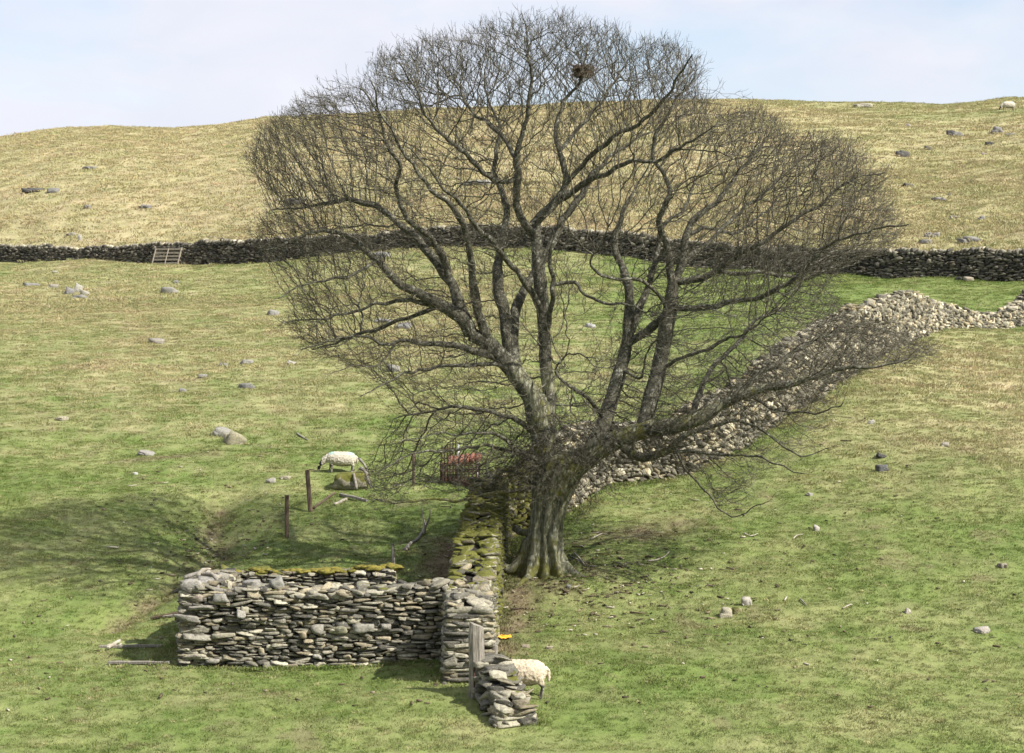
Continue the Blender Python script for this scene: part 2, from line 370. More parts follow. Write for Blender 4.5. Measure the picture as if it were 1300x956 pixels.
gi = ng.nodes.new('NodeGroupInput'); go = ng.nodes.new('NodeGroupOutput'); ip = ng.nodes.new('GeometryNodeInstanceOnPoints')
ci = ng.nodes.new('GeometryNodeCollectionInfo'); ci.inputs[0].default_value = pc; ci.inputs[1].default_value = True; ci.inputs[2].default_value = True
ip.inputs['Pick Instance'].default_value = True
rv = ng.nodes.new('FunctionNodeRandomValue'); rv.data_type = 'FLOAT_VECTOR'; rv.inputs[0].default_value = (-.15, -.15, 0); rv.inputs[1].default_value = (.15, .15, 6.283)
na = ng.nodes.new('GeometryNodeInputNamedAttribute'); na.data_type = 'FLOAT_VECTOR'; na.inputs[0].default_value = 'gscale'
ng.links.new(gi.outputs[0], ip.inputs['Points']); ng.links.new(ci.outputs[0], ip.inputs['Instance']); ng.links.new(rv.outputs[0], ip.inputs['Rotation'])
ng.links.new([q_ for q_ in na.outputs if q_.enabled][0], ip.inputs['Scale']); ng.links.new(ip.outputs[0], go.inputs[0])
grass.modifiers.new('scatter', 'NODES').node_group = ng

# ------------------------------------------------------------------ litter of twigs, bark and small stones on the turf (uncountable)
r = np.random.default_rng(71); n = 650
lx = np.concatenate([r.normal(TREE[0]+.6, 2.0, n), r.uniform(-12, 12, 700), r.normal(-8.2, .8, 250)]); ly = np.concatenate([r.normal(46, 1.9, n), r.uniform(36, 62, 700), r.normal(50.5, 2.2, 250)])
k = (ly > 35) & ~((lx > -7.4) & (lx < -.3) & (ly > 39.3) & (ly < 43.9)); lx, ly = lx[k], ly[k]; m = len(lx)
lz = gz(lx, ly)+.03; an = r.uniform(0, math.pi, m); ln = r.uniform(.015, .075, m)*np.where(r.uniform(0, 1, m) < .12, 2.6, 1); wd = r.uniform(.006, .022, m)
vx = np.zeros((m, 8, 3)); i = 0
for sx in (-1, 1):
    for sy_ in (-1, 1):
        for sz in (-1, 1):
            vx[:, i] = np.stack([lx+sx*ln*np.cos(an)-sy_*wd*np.sin(an), ly+sx*ln*np.sin(an)+sy_*wd*np.cos(an), lz+sz*wd*.6], -1); i += 1
vx[..., 2] += r.normal(0, .008, vx.shape[:2])
fb = np.array([[0, 1, 3, 2], [4, 6, 7, 5], [0, 4, 5, 1], [2, 3, 7, 6], [1, 5, 7, 3], [0, 2, 6, 4]])
lc = np.array([(.10, .075, .05), (.06, .045, .03), (.38, .34, .27), (.20, .16, .11)])[r.choice(4, m, p=[.36, .3, .14, .2])]
lm, lt_, lb_ = mat('litter_bits'); lt_.links.new(attr(lt_, 'gcol').outputs['Color'], lb_.inputs['Base Color'])
lo = link('litter', fastmesh('litter', vx.reshape(-1, 3), (fb[None]+8*np.arange(m)[:, None, None]).reshape(-1, 4), 4, {'gcol': np.repeat(lc, 8, axis=0)}), lm)
tag(lo, 'scattered twig and bark litter on the grass round the tree', 'litter', kind='stuff')

# ------------------------------------------------------------------ stones
def stone_protos(n, cuts, seed, power=12.0, amp=.085):
    """rounded rough blocks spanning -0.5..0.5 on each axis"""
    res = []
    bm = bmesh.new(); bmesh.ops.create_cube(bm, size=1.0)
    bmesh.ops.subdivide_edges(bm, edges=bm.edges[:], cuts=cuts, use_grid_fill=True)
    bm.verts.ensure_lookup_table(); base = np.array([v.co[:] for v in bm.verts]); faces = np.array([[v.index for v in f.verts] for f in bm.faces]); bm.free()
    for k in range(n):
        r = np.random.default_rng(seed+k)
        q = base*2; p = power*r.uniform(.7, 1.3)
        nrm = (np.abs(q)**p).sum(1)**(1/p); q = q/nrm[:, None]
        sh = r.normal(0, .22, (3, 3)); np.fill_diagonal(sh, 0); q = q+q@sh*.35
        # taper and lumps
        q[:, 1:] *= (1+r.uniform(-.25, .25)*q[:, :1]); q[:, ::2] *= (1+r.uniform(-.2, .2)*q[:, 1:2])
        for i in range(len(q)):
            nv = mnoise.noise_vector(Vector(q[i]*1.1)+Vector((k*7.3+seed, 1.7, 3.1))); n2 = mnoise.noise_vector(Vector(q[i]*2.7)+Vector((k*3.3, seed, 9.1)))
            q[i] += np.array(nv)*amp*2+np.array(n2)*amp*.8
        # chop a random facet or two
        for _ in range(6):
            d = r.normal(0, 1, 3); d /= np.linalg.norm(d); lim = r.uniform(.86, 1.25); e = q@d
            q = q-np.where(e > lim, e-lim, 0)[:, None]*d
        res.append(q*.5)
    return res, faces
PROT, PF = stone_protos(28, 3, 500)
PROTL, PFL = stone_protos(20, 1, 900, 4.5, .14)
class Stones:
    def __init__(s, lod=0): s.pr, s.f = (PROT, PF) if lod == 0 else (PROTL, PFL); s.n = 0; s.co = []; s.fa = []; s.ti = []; s.mo = []; s.mi = []
    def add(s, c, size, rot, tint, moss=0.0, k=None):
        q = s.pr[k if k is not None else rng.integers(len(s.pr))]*size
        q = q@np.array(rot).T+c
        s.co.append(q); s.fa.append(s.f+s.n); s.ti.append(np.tile(tint, (len(q), 1))); s.mo.append(np.full(len(q), moss)); s.mi.append(np.zeros(len(s.f), int)); s.n += len(q)
    def raw(s, co, faces, tint=(.03, .028, .02), moss=0, mi=1):
        s.co.append(np.array(co)); s.fa.append(np.array(faces)+s.n); s.ti.append(np.tile(tint, (len(co), 1))); s.mo.append(np.full(len(co), moss)); s.mi.append(np.full(len(faces), mi)); s.n += len(co)
    def build(s, name, m, parent=None):
        me = fastmesh(name, np.concatenate(s.co), np.concatenate(s.fa), 4, {'tint': np.concatenate(s.ti), 'moss': np.concatenate(s.mo)}, np.concatenate(s.mi))
        return link(name, me, [m, M['core']], parent)
def rmat(tx, ty, az, tilt=(0, 0, 0)):
    """columns: along tangent, across, up, then small random tilt"""
    B = np.array([[tx, -ty, 0], [ty, tx, 0], [0, 0, 1.]])
    e = Matrix.Rotation(tilt[2], 3, 'Z')@Matrix.Rotation(tilt[1], 3, 'Y')@Matrix.Rotation(tilt[0], 3, 'X')
    return B@np.array(e)
PAL_NEAR = [(.235, .22, .17), (.175, .165, .13), (.29, .27, .205), (.21, .185, .13), (.125, .118, .096), (.35, .325, .25), (.27, .235, .16), (.10, .095, .08)]
PAL_RUB = [(.13, .12, .09), (.16, .15, .115), (.25, .235, .175), (.20, .185, .135), (.36, .325, .225), (.14, .13, .095), (.32, .27, .17), (.23, .21, .16), (.43, .39, .285), (.08, .072, .056)]
PAL_DARK = [(.14, .13, .10), (.11, .10, .078), (.15, .138, .105), (.065, .06, .048), (.22, .20, .15), (.12, .105, .078), (.045, .042, .034)]
def wall(st, path, ztop, zbase, tb=.8, tt=.55, ch=.1, sl=.3, pal=PAL_NEAR, moss=lambda s, h: 0., jit=.06, ends=(True, True), cope=0, sides=(1, -1), big=.06, capmoss=0., topd=True, sunlit_top_tint=0):
    path = np.array(path, float); seg = np.hypot(*np.diff(path, axis=0).T); S0 = np.concatenate([[0], np.cumsum(seg)]); Ltot = S0[-1]
    def pt(s):
        s = min(max(s, 0), Ltot); x = np.interp(s, S0, path[:, 0]); y = np.interp(s, S0, path[:, 1])
        e = .25; a = [np.interp(min(s+e, Ltot), S0, path[:, i])-np.interp(max(s-e, 0), S0, path[:, i]) for i in (0, 1)]; l = math.hypot(*a); return x, y, a[0]/l, a[1]/l
    # core slab coloured near black, standing in for shade between the stones
    ns = max(2, int(Ltot/.5)+1); co = []; q = []
    for i, s in enumerate(np.linspace(.05, Ltot-.05, ns)):
        x, y, tx, ty = pt(s); zb = zbase(x, y)-.3; zt = ztop(s)-.10
        for hh, ww in ((zb, tb/2-.13), (zt, max(tt/2-.12, .05))):
            for sg in (1, -1): co.append((x-ty*ww*sg, y+tx*ww*sg, hh))
    for i in range(ns-1):
        a = 4*i; b = a+4
        q += [(a, a+2, b+2, b), (a+1, b+1, b+3, a+3), (a+2, a+3, b+3, b+2)]
    q += [(0, 1, 3, 2), (4*ns-4, 4*ns-2, 4*ns-1, 4*ns-3)]
    st.raw(co, q)
    def tint():
        t = np.array(pal[rng.integers(len(pal))])*rng.uniform(.55, 1.2); return t
    for sg in sides:
        s_off = 0
        zc = -.12; lev = 0
        while zc < 6:
            chh = ch*rng.uniform(.65, 1.45); s = rng.uniform(-sl*.4, 0); anyp = False
            while s < Ltot:
                ln = sl*rng.uniform(.45, 1.75); hh = chh*rng.uniform(.8, 1.2)
                if s+ln > Ltot+.08: ln = max(Ltot-s+.03, sl*.4)
                x, y, tx, ty = pt(s+ln/2); zb = zbase(x, y); zt = ztop(min(max(s+ln/2, 0), Ltot)); H = zt-zb
                z = zb+zc+chh/2
                if z < zt-ch*.25:
                    anyp = True; f = min(max((z-zb)/max(H, .2), 0), 1); hw = (tb*(1-f)+tt*f)/2
                    dp = min(rng.uniform(.22, .36), hw*1.3); big_ = 1.0
                    if rng.uniform() < big: big_ = rng.uniform(1.5, 2.4)
                    o = hw-dp/2+rng.normal(0, .03)
                    st.add((x-ty*o*sg, y+tx*o*sg, z+rng.normal(0, .012)), (ln*1.04, dp*1.15, hh*1.18*big_), rmat(tx, ty, 0, (rng.normal(0, jit), rng.normal(0, jit*1.2), rng.normal(0, jit*1.3))), tint()*(1.15 if big_ > 1 else 1), moss(s, f))
                s += ln
            zc += chh
            if not anyp: break
    for e, on in enumerate(ends):
        if not on: continue
        s = 0 if e == 0 else Ltot; x, y, tx, ty = pt(s); zb = zbase(x, y); z = zb-.1; sg = -1 if e == 0 else 1
        while z < ztop(s)-.04:
            hh = ch*rng.uniform(.9, 1.7); f = min(max((z-zb)/(ztop(s)-zb), 0), 1); wd = tb*(1-f)+tt*f
            if rng.uniform() < .55: parts = [(0, wd)]
            else: c_ = rng.uniform(-.15, .15); parts = [(-wd/4+c_/2, wd/2+c_), (wd/4+c_/2, wd/2-c_)]
            for o, wl in parts:
                st.add((x-ty*o-tx*sg*.12, y+tx*o-ty*sg*.12, z+hh/2), (.36*rng.uniform(.85, 1.1), wl*1.02, hh*1.12), rmat(tx, ty, 0, (rng.normal(0, .04), rng.normal(0, .04), rng.normal(0, .06))), tint()*1.12, moss(s, f)*.6)
            z += hh
    # top course
    s = 0
    while s < Ltot:
        if cope == 0:     # flattish capping stones lying across
            ln = rng.uniform(.10, .2)
            for o in ((rng.uniform(-.3, .3)*tt,) if tt < .6 else (rng.uniform(-.42, .0)*tt, rng.uniform(.0, .42)*tt)):
                x, y, tx, ty = pt(s+ln/2+rng.uniform(-.1, .1))
                st.add((x-ty*o, y+tx*o, ztop(s)-.03+rng.normal(0, .035)), (rng.uniform(.14, .42), rng.uniform(.16, .42), rng.uniform(.04, .12)), rmat(tx, ty, 0, (rng.normal(0, .22), rng.normal(0, .22), rng.uniform(-1.5, 1.5))), tint()*1.05, capmoss+moss(s, 1)+rng.normal(0, .10))
        else:             # upright cope stones, tint raised so they look sunlit
            ln = rng.uniform(.10, .26)*cope; x, y, tx, ty = pt(s+ln/2)
            st.add((x, y, ztop(s)+.03+rng.normal(0, .03)), (ln*1.2, tt*rng.uniform(.8, 1.15), rng.uniform(.2, .38)), rmat(tx, ty, 0, (rng.normal(0, .12), rng.normal(.15, .3), rng.normal(0, .2))), tint()*(1.3 if sunlit_top_tint == 0 else sunlit_top_tint), capmoss+moss(s, 1))
        s += ln

def zg(x, y): return float(gz(x, y))
# --- mossy field wall, from the pier by the gate to the corner behind the tree
mainp = [(-.86, 37.6), (-.93, 40), (-.84, 43), (-.72, 46.5), (-.58, 49.6)]
mp_ = np.array(mainp); mS = np.concatenate([[0], np.cumsum(np.hypot(*np.diff(mp_, axis=0).T))])
TOPM = [(0, zrow(772, 37.6)), (2.4, zrow(742, 40)), (5.4, zrow(693, 43)), (8.9, zrow(651, 46.5)), (12.0, zrow(611, 49.6))]
st = Stones()
wall(st, mainp, lambda s: float(np.interp(s, [a for a, _ in TOPM], [b for _, b in TOPM]))+.05*math.sin(s*2.3), zg, tb=1.05, tt=.88, ch=.075, sl=.26, jit=.20,
     moss=lambda s, h: float(np.interp(s, [1.8, 3.0, 5, 10], [.04, .36, .50, .50]))+rng.normal(0, .05), capmoss=-.02)
o = st.build('dry_stone_wall', M['stone'])
tag(o, 'mossy dry stone field wall running uphill from the gatepost to the big tree', 'wall')
# --- pale tumbled rubble wall going off to the right
RW = [(626, 49.9, 604), (656, 50.7, 597), (690, 52.2, 578), (726, 54.4, 544), (760, 56.3, 541), (860, 57.6, 532), (934, 59.5, 487), (1000, 63, 436), (1070, 69.5, 397), (1120, 75, 380), (1145, 78.5, 372), (1180, 83, 383), (1210, 85.2, 391), (1255, 88, 402), (1280, 89.5, 391), (1300, 91, 376), (1360, 94, 350), (1450, 99, 335)]
rp = [tuple(P(a, 500, b)[:2]) for a, b, c in RW]
rS = np.concatenate([[0], np.cumsum(np.hypot(*np.diff(np.array(rp), axis=0).T))]); rT = [zrow(c, b) for a, b, c in RW]
st = Stones()
wall(st, rp, lambda s: float(np.interp(s, rS, rT))+.06*math.sin(s*1.3)+.05*math.sin(s*3.1)+.16*mnoise.noise(Vector((s*1.1, 8, 0))), zg, tb=1.1, tt=.6, ch=.095, sl=.20, jit=.34, pal=PAL_RUB, big=.10,
     moss=lambda s, h: (.60*float(1-ss(2.0, 4.6, s))-.12)+(.3 if rng.uniform() < .04 else 0)+rng.normal(0, .06), ends=(True, False), cope=0)
o = st.build('dry_stone_wall', M['stone'])
tag(o, 'pale tumbled dry stone wall climbing right behind the tree over the grassy hump', 'wall')
# --- long dark wall below the fell
us = (np.arange(-300, 1601, 12)-650)/F
fp = [(u*ywall(u), ywall(u)) for u in us]; fS = np.concatenate([[0], np.cumsum(np.hypot(*np.diff(np.array(fp), axis=0).T))])
fT = [zrow(tab(WTOP, 650+u*F), ywall(u)) for u in us]
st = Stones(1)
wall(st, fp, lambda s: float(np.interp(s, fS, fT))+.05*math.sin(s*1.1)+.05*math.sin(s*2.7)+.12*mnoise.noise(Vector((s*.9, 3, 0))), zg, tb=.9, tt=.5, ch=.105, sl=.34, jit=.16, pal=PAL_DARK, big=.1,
     moss=lambda s, h: -.1, ends=(False, False), cope=1.1, sides=(1, -1), sunlit_top_tint=1.7)  # cope lightened by tint, as if catching the sun
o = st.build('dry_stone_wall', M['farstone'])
tag(o, 'long dark dry stone wall crossing below the straw coloured fell', 'wall')
# --- low broken wall stub beside the gatepost
st = Stones()
sp = [tuple(P(624, 800, 36.7)[:2]), tuple(P(640, 800, 35.9)[:2]), tuple(P(654, 800, 35.1)[:2])]
tS = [zrow(836, 36.7), zrow(862, 35.9), zrow(902, 35.1)]
wall(st, sp, lambda s: float(np.interp(s, [0, .85, 1.7], tS)), zg, tb=.9, tt=.62, ch=.085, sl=.3, jit=.26, moss=lambda s, h: .03, capmoss=0)
o = st.build('dry_stone_wall', M['stone'])
tag(o, 'low collapsed stub of stone wall sloping down right of the gatepost', 'wall')

# --- ruined stone pen
pen = empty('stone_pen', (-4.2, 41.5, zg(-4.2, 41.5))); tag(pen, 'roofless ruined stone pen with mossy rear wall built against the field wall', 'sheepfold')
pen_inv = Matrix.Translation(-Vector(pen.location))
def setparent(o, p):
    o.parent = p; o.matrix_parent_inverse = Matrix.Translation(-Vector(p.location)) if p.rotation_euler.z == 0 else p.matrix_world.inverted()
    return o
xl, xr = P(231, 800, 40)[0], P(566, 800, 40)[0]
st = Stones()
ft = [(0, 748), (.35, 738), (.9, 752), (1.6, 744), (2.6, 750), (3.4, 747), (4.3, 748), (5.0, 741), (5.6, 738)]
wall(st, [(xl+.02, 40.0), (xr, 40.0)], lambda s: zrow(float(np.interp(s, [a for a, _ in ft], [b for _, b in ft])), 40), zg, tb=.8, tt=.62, ch=.058, sl=.27, jit=.07,
     moss=lambda s, h: (.12 if h < .12 else 0)+rng.normal(0, .06), ends=(True, False), big=.045, capmoss=.03)
# larger blocks seen in the face
for px, py, wpx, hpx, t in [(403, 799, 17, 14, (.36, .34, .29)), (385, 806, 10, 9, (.38, .32, .22)), (430, 799, 24, 11, (.30, .29, .20)), (463, 797, 30, 12, (.33, .32, .27)), (307, 778, 12, 10, (.40, .38, .33)), (404, 832, 14, 6, (.46, .44, .38)), (490, 796, 14, 9, (.31, .29, .25)), (270, 837, 18, 7, (.34, .32, .27)),
                           (237, 784, 34, 7, (.33, .31, .27)), (257, 771, 36, 6, (.30, .28, .24)), (252, 808, 40, 7, (.35, .33, .27)), (245, 833, 24, 6, (.38, .35, .28))]:
    c0 = P(px, py, 39.70); st.add(c0, (wpx/60.*1.0, .34, hpx/60.*1.0), rmat(1, 0, 0, (rng.normal(0, .05), rng.normal(0, .06), rng.normal(0, .08))), np.array(t)*.72, .0)
setparent(st.build('front_wall', M['stone']), pen)
st = Stones()
wall(st, [(xl+.28, 40.35), (xl+.50, 43.2)], lambda s: zrow(745, 40)-.04-.10*s/2.8+.05*math.sin(3*s), zg, tb=.75, tt=.6, ch=.08, sl=.28, jit=.08, moss=lambda s, h: .05, ends=(False, True))
# pale jumbled blocks heaped on the corner
for px, py, Y, wx, hx, t in [(245, 744, 39.85, 26, 16, (.56, .53, .47)), (249, 757, 39.8, 20, 11, (.50, .43, .35)), (262, 745, 40.1, 20, 18, (.42, .40, .36)), (268, 733, 40.8, 22, 10, (.50, .46, .38)), (250, 731, 41.2, 34, 9, (.56, .52, .44)), (282, 760, 39.7, 18, 12, (.46, .44, .39)), (275, 752, 39.9, 18, 12, (.40, .37, .32)), (283, 733, 42, 16, 11, (.48, .45, .38)), (301, 752, 39.9, 14, 9, (.46, .42, .35)), (320, 741, 40.1, 20, 9, (.44, .42, .38)), (352, 741, 40.0, 16, 13, (.42, .41, .36))]:
    st.add(P(px, py, Y), (wx/59., .34, hx/59.), rmat(1, 0, 0, (rng.normal(0, .2), rng.normal(0, .25), rng.normal(0, .3))), np.array(t)*.5)
setparent(st.build('side_wall', M['stone']), pen)
st = Stones()
xb0, xb1 = P(283, 720, 43.4)[0], P(500, 720, 43.4)[0]
bt = [(0, 728), (.3, 725), (2.6, 726), (3.2, 722), (4.2, 720)]
wall(st, [(xb0, 43.4), (xb1, 43.4)], lambda s: zrow(float(np.interp(s, [a for a, _ in bt], [b for _, b in bt])), 43.4), zg, tb=.7, tt=.5, ch=.052, sl=.25, jit=.07, moss=lambda s, h: .0 if h < .8 else .15, capmoss=.35)
rear = setparent(st.build('rear_wall', M['stone']), pen)
def lumpy(name, pts, rad, m, seed=0, flat=.6, parent=None):
    """cushions of moss: displaced low domes joined in a row"""
    bm = bmesh.new()
    for i, (x, y, z) in enumerate(pts):
        r_ = rad*random.uniform(.6, 1.25); t = bmesh.ops.create_icosphere(bm, subdivisions=3, radius=1)['verts']
        for v in t:
            n_ = mnoise.noise(v.co*1.6+Vector((i*3.1, seed, 0))); n2 = mnoise.noise(v.co*6+Vector((i*1.1, seed, 4))); v.co *= 1+.3*n_+.16*n2
            v.co = Vector((v.co.x*r_*1.5+x, v.co.y*r_*1.1+y, v.co.z*r_*flat+z))
    me = bpy.data.meshes.new(name); bm.to_mesh(me); bm.free(); return link(name, me, m, parent, True)
pts = []
for px in np.arange(290, 502, 4.5):
    if 355 < px < 362 or 416 < px < 423 or random.random() < .1: continue
    s = (px-283)/217*3.9; pts.append((P(px, 720, 43.4)[0], 43.4+random.uniform(-.28, .12), zrow(float(np.interp(s, [a for a, _ in bt], [b for _, b in bt])), 43.4)+random.uniform(.0, .06)))
mo = lumpy('moss_cushion', pts, .11, M['moss'], 4, .5); setparent(mo, pen); 

# ------------------------------------------------------------------ THE TREE
TY = 46.0; T0 = np.array([TREE[0], TREE[1], zg(*TREE)-.12])
# guide limbs: (pixel x, pixel y, radius px at the tree's distance, depth offset in metres)
G = [
 # main stems
 ([(698, 640, 22), (697, 605, 21), (691, 570, 19), (686, 540, 19), (677, 507, 17), (660, 482, 15.5), (641, 457, 15), (620, 436, 13.5), (598, 424, 12)], 0, -.3),
 ([(597, 425, 13), (586, 404, 12), (553, 385, 10), (518, 364, 8), (482, 332, 6.5), (450, 305, 5.5), (424, 296, 4), (384, 309, 3), (345, 322, 2)], -.3, -2.2),
 ([(596, 424, 12), (583, 392, 11), (572, 358, 9), (553, 333, 8.5), (532, 307, 7.5), (505, 284, 6.5), (475, 262, 5.5), (440, 254, 4.5), (405, 258, 3.5), (370, 262, 2.5), (335, 262, 1.8)], -.2, 1.2),
 ([(571, 357, 8), (561, 322, 7), (540, 297, 6), (518, 275, 5.5), (508, 240, 5), (511, 214, 4.5), (496, 185, 3.5), (490, 150, 2.8), (482, 118, 2)], 0, -2.5),
 ([(622, 437, 10), (613, 407, 9), (606, 371, 8), (600, 340, 7), (593, 311, 6.5), (584, 280, 6), (561, 254, 5), (541, 231, 4.2), (521, 200, 3.5), (500, 165, 2.6), (470, 130, 2)], -.1, -3.2),
 ([(655, 474, 12), (645, 440, 10.5), (641, 403, 11), (632, 364, 10), (631, 330, 9), (638, 300, 8), (643, 270, 7), (635, 234, 6), (628, 201, 5), (634, 160, 4), (622, 120, 3), (610, 80, 2)], -.1, 2.6),
 ([(652, 470, 12), (651, 425, 10), (654, 394, 9.5), (664, 368, 9), (684, 337, 8.5), (697, 315, 8), (714, 283, 7.5), (741, 240, 7), (757, 212, 6), (780, 190, 4.5), (812, 166, 3.5), (845, 145, 2.5)], .2, 3.6),
 ([(699, 600, 12), (699, 560, 12), (698, 520, 12), (696, 490, 11.5), (693, 460, 11), (691, 425, 11), (689, 385, 11), (684, 345, 11.5), (681, 310, 10), (677, 285, 9.5)], 0, .3),
 ([(679, 292, 9), (667, 283, 8), (657, 258, 7.5), (656, 225, 7), (655, 201, 6), (665, 160, 5), (676, 117, 4), (668, 67, 2.5), (660, 35, 1.5)], .2, -1.2),
 ([(677, 285, 9), (690, 268, 8.5), (704, 255, 8), (718, 234, 7), (714, 200, 6), (707, 160, 5), (720, 120, 4), (738, 90, 3.2), (748, 50, 2)], .2, .8),
 ([(704, 256, 7), (735, 237, 6.5), (765, 222, 5.5), (790, 210, 5), (829, 210, 4.2), (848, 196, 3.4), (872, 185, 2.6), (893, 172, 1.6)], .2, -2.4),
 ([(718, 234, 6), (742, 205, 5.5), (768, 182, 5), (797, 165, 4.5), (820, 152, 4), (845, 122, 3), (862, 95, 2)], .4, -3.2),
 ([(712, 190, 5), (735, 160, 4.5), (756, 130, 3.8), (785, 95, 3), (805, 60, 2)], .5, 2.6),
 ([(655, 228, 5.5), (625, 232, 4.6), (594, 200, 4), (565, 178, 3.3), (540, 140, 2.6), (520, 100, 2)], .1, -2.8),
 ([(656, 205, 5), (630, 165, 4), (600, 140, 3.4), (578, 100, 2.6), (560, 65, 2)], .0, 2.8),
 ([(693, 400, 7), (676, 372, 6.5), (655, 343, 6), (633, 313, 5.5), (603, 293, 5), (585, 262, 4), (560, 240, 3), (530, 205, 2)], -.2, -3.8),
 ([(700, 430, 6), (702, 390, 5.5), (702, 350, 5), (697, 325, 4), (702, 300, 3)], -.3, -.8),
 # right hand great limb
 ([(708, 640, 22), (722, 605, 23), (742, 586, 20), (768, 567, 17), (798, 551, 15.5), (828, 541, 14), (858, 536, 14), (884, 529, 12), (912, 511, 10), (940, 498, 9), (970, 490, 8), (1000, 484, 7), (1050, 466, 5), (1095, 461, 3.2), (1130, 456, 2.0)], -.1, -1.8),
 ([(748, 590, 13), (765, 560, 13), (778, 520, 12.5), (788, 480, 12), (797, 440, 10.5), (801, 400, 9.5), (800, 362, 8.5), (794, 338, 7.5), (782, 300, 6.5), (791, 271, 5.5), (802, 250, 4.2), (815, 233, 3)], .2, 1.6),
 ([(786, 500, 9), (800, 440, 8.5), (814, 405, 8), (828, 367, 7), (838, 330, 6), (848, 290, 5), (875, 262, 4), (892, 230, 3), (905, 195, 2.2), (915, 160, 1.6)], 1.0, 3.4),
 ([(797, 440, 7), (812, 428, 8), (830, 414, 8), (848, 398, 8)], .5, .3),
 ([(816, 548, 14), (826, 510, 14), (838, 465, 13), (845, 425, 13), (851, 390, 12), (854, 362, 10.5)], 0, .2),
 ([(854, 364, 9), (849, 340, 8), (846, 310, 7), (836, 280, 6.2), (850, 246, 5.4), (837, 220, 4.8), (827, 190, 3.8), (842, 150, 2.8), (862, 118, 2)], .2, -.8),
 ([(855, 362, 9), (868, 330, 8), (873, 300, 7.2), (893, 270, 6.2), (920, 247, 5.2), (942, 215, 4.5), (962, 192, 3.4), (985, 168, 2.4)], .2, 1.5),
 ([(850, 392, 7), (872, 392, 6.5), (905, 388, 6), (940, 382, 5.5), (983, 364, 5), (1014, 336, 4.4), (1034, 312, 3.6), (1070, 300, 2.8), (1115, 290, 2)], .1, -3.0),
 ([(856, 358, 7), (880, 355, 6), (905, 347, 5.4), (935, 323, 4.8), (965, 308, 4.2), (995, 285, 3.6), (1030, 262, 3), (1070, 235, 2.2), (1105, 222, 1.6)], .2, -1.4),
 ([(866, 332, 6), (895, 310, 5.2), (925, 285, 4.6), (960, 255, 4), (992, 232, 3.2), (1020, 205, 2.4), (1045, 185, 1.7)], .3, 3.2),
 ([(880, 300, 5), (910, 290, 4.4), (950, 292, 3.8), (990, 262, 3), (1030, 226, 2.2)], .8, 4.2),
 ([(905, 347, 4.4), (950, 345, 3.8), (1000, 350, 3.2), (1050, 345, 2.4), (1100, 335, 1.6)], 0, 1.8),
 ([(893, 524, 9), (925, 505, 8), (950, 484, 6.5), (985, 466, 5), (1020, 440, 4), (1060, 425, 3), (1110, 412, 2)], -.6, 1.2),
 ([(873, 530, 7), (888, 498, 6), (905, 472, 5), (938, 440, 4), (972, 408, 3), (1005, 392, 2)], -.3, 2.2),
 ([(838, 470, 5), (868, 455, 4.2), (900, 440, 3.4), (930, 420, 2.6), (960, 400, 1.8)], .2, -2.6),
 ([(785, 562, 11), (800, 577, 10), (822, 582, 9), (846, 568, 7.5), (870, 548, 6), (902, 538, 4.5), (935, 530, 3.4), (970, 551, 2.6), (1000, 570, 2), (1030, 560, 1.4)], -.5, -2.2),
 ([(846, 569, 4.4), (890, 573, 3.6), (934, 570, 3), (970, 580, 2.4), (1002, 588, 1.6)], -.9, -2.5),
 ([(852, 575, 3.4), (866, 596, 3), (887, 616, 2.6), (915, 640, 2), (940, 628, 1.6), (956, 618, 1.2)], -.9, -3.0),
 ([(940, 498, 5), (975, 515, 3.4), (1010, 520, 2.6), (1045, 508, 1.8)], -.8, -2.6),
 # left hand drooping limbs
 ([(640, 457, 8), (603, 445, 7), (568, 436, 6), (525, 434, 5), (496, 436, 4), (466, 425, 3.2), (430, 430, 2.4), (395, 440, 1.6)], -.2, -2.2),
 ([(508, 436, 3.4), (498, 452, 3), (482, 464, 2.4), (455, 462, 1.8), (430, 470, 1.2)], -1.4, -2.2),
 ([(560, 390, 6), (532, 397, 5), (500, 408, 4.4), (470, 420, 3.6), (430, 432, 2.8), (390, 442, 2)], -.6, 1.4),
 ([(556, 386, 6), (530, 382, 5), (505, 380, 4.4), (478, 386, 3.6), (447, 396, 3), (411, 403, 2.4), (365, 407, 1.6)], -.6, -1.2),
 ([(482, 333, 4), (455, 352, 3.4), (430, 355, 3), (400, 362, 2.4), (372, 378, 1.6)], -1.6, -3),
 ([(655, 478, 6), (625, 460, 5.2), (582, 464, 4.4), (546, 466, 3.8), (511, 475, 3), (490, 486, 2.4), (468, 494, 1.4)], -.4, -3),
 ([(680, 606, 6), (665, 616, 5), (640, 618, 4.2), (600, 627, 3.6), (560, 630, 3), (520, 627, 2.4), (480, 624, 1.6)], -.6, -1.8),
 ([(682, 590, 7), (650, 576, 5), (615, 562, 4), (575, 566, 3.2), (530, 568, 2.4), (492, 588, 1.6)], -.5, -2.4),
 ([(680, 560, 6), (650, 535, 4.6), (615, 520, 3.8), (575, 515, 3), (535, 522, 2.2), (500, 530, 1.5)], -.4, -.2),
 ([(684, 575, 6), (655, 560, 4.6), (625, 545, 3.8), (595, 545, 3), (560, 545, 2.2), (520, 548, 1.5)], -.4, -3.4),
 # inner crooked ones
 ([(775, 535, 6), (760, 517, 5), (741, 501, 4), (724, 490, 3.4), (705, 470, 2.4), (720, 440, 1.6)], -.2, -1.8),
 ([(698, 362, 4.4), (727, 360, 4), (740, 376, 3.4), (765, 384, 3), (790, 388, 2.4), (815, 398, 1.6)], -.1, -2),
 ([(848, 400, 5), (838, 375, 4.4), (814, 358, 4), (787, 357, 3.6), (760, 353, 3), (745, 336, 2.2), (752, 322, 1.5)], -.1, -2.2),
 ([(795, 470, 4), (812, 480, 3.4), (818, 455, 2.6), (826, 430, 1.8)], 0, -1.5),
]
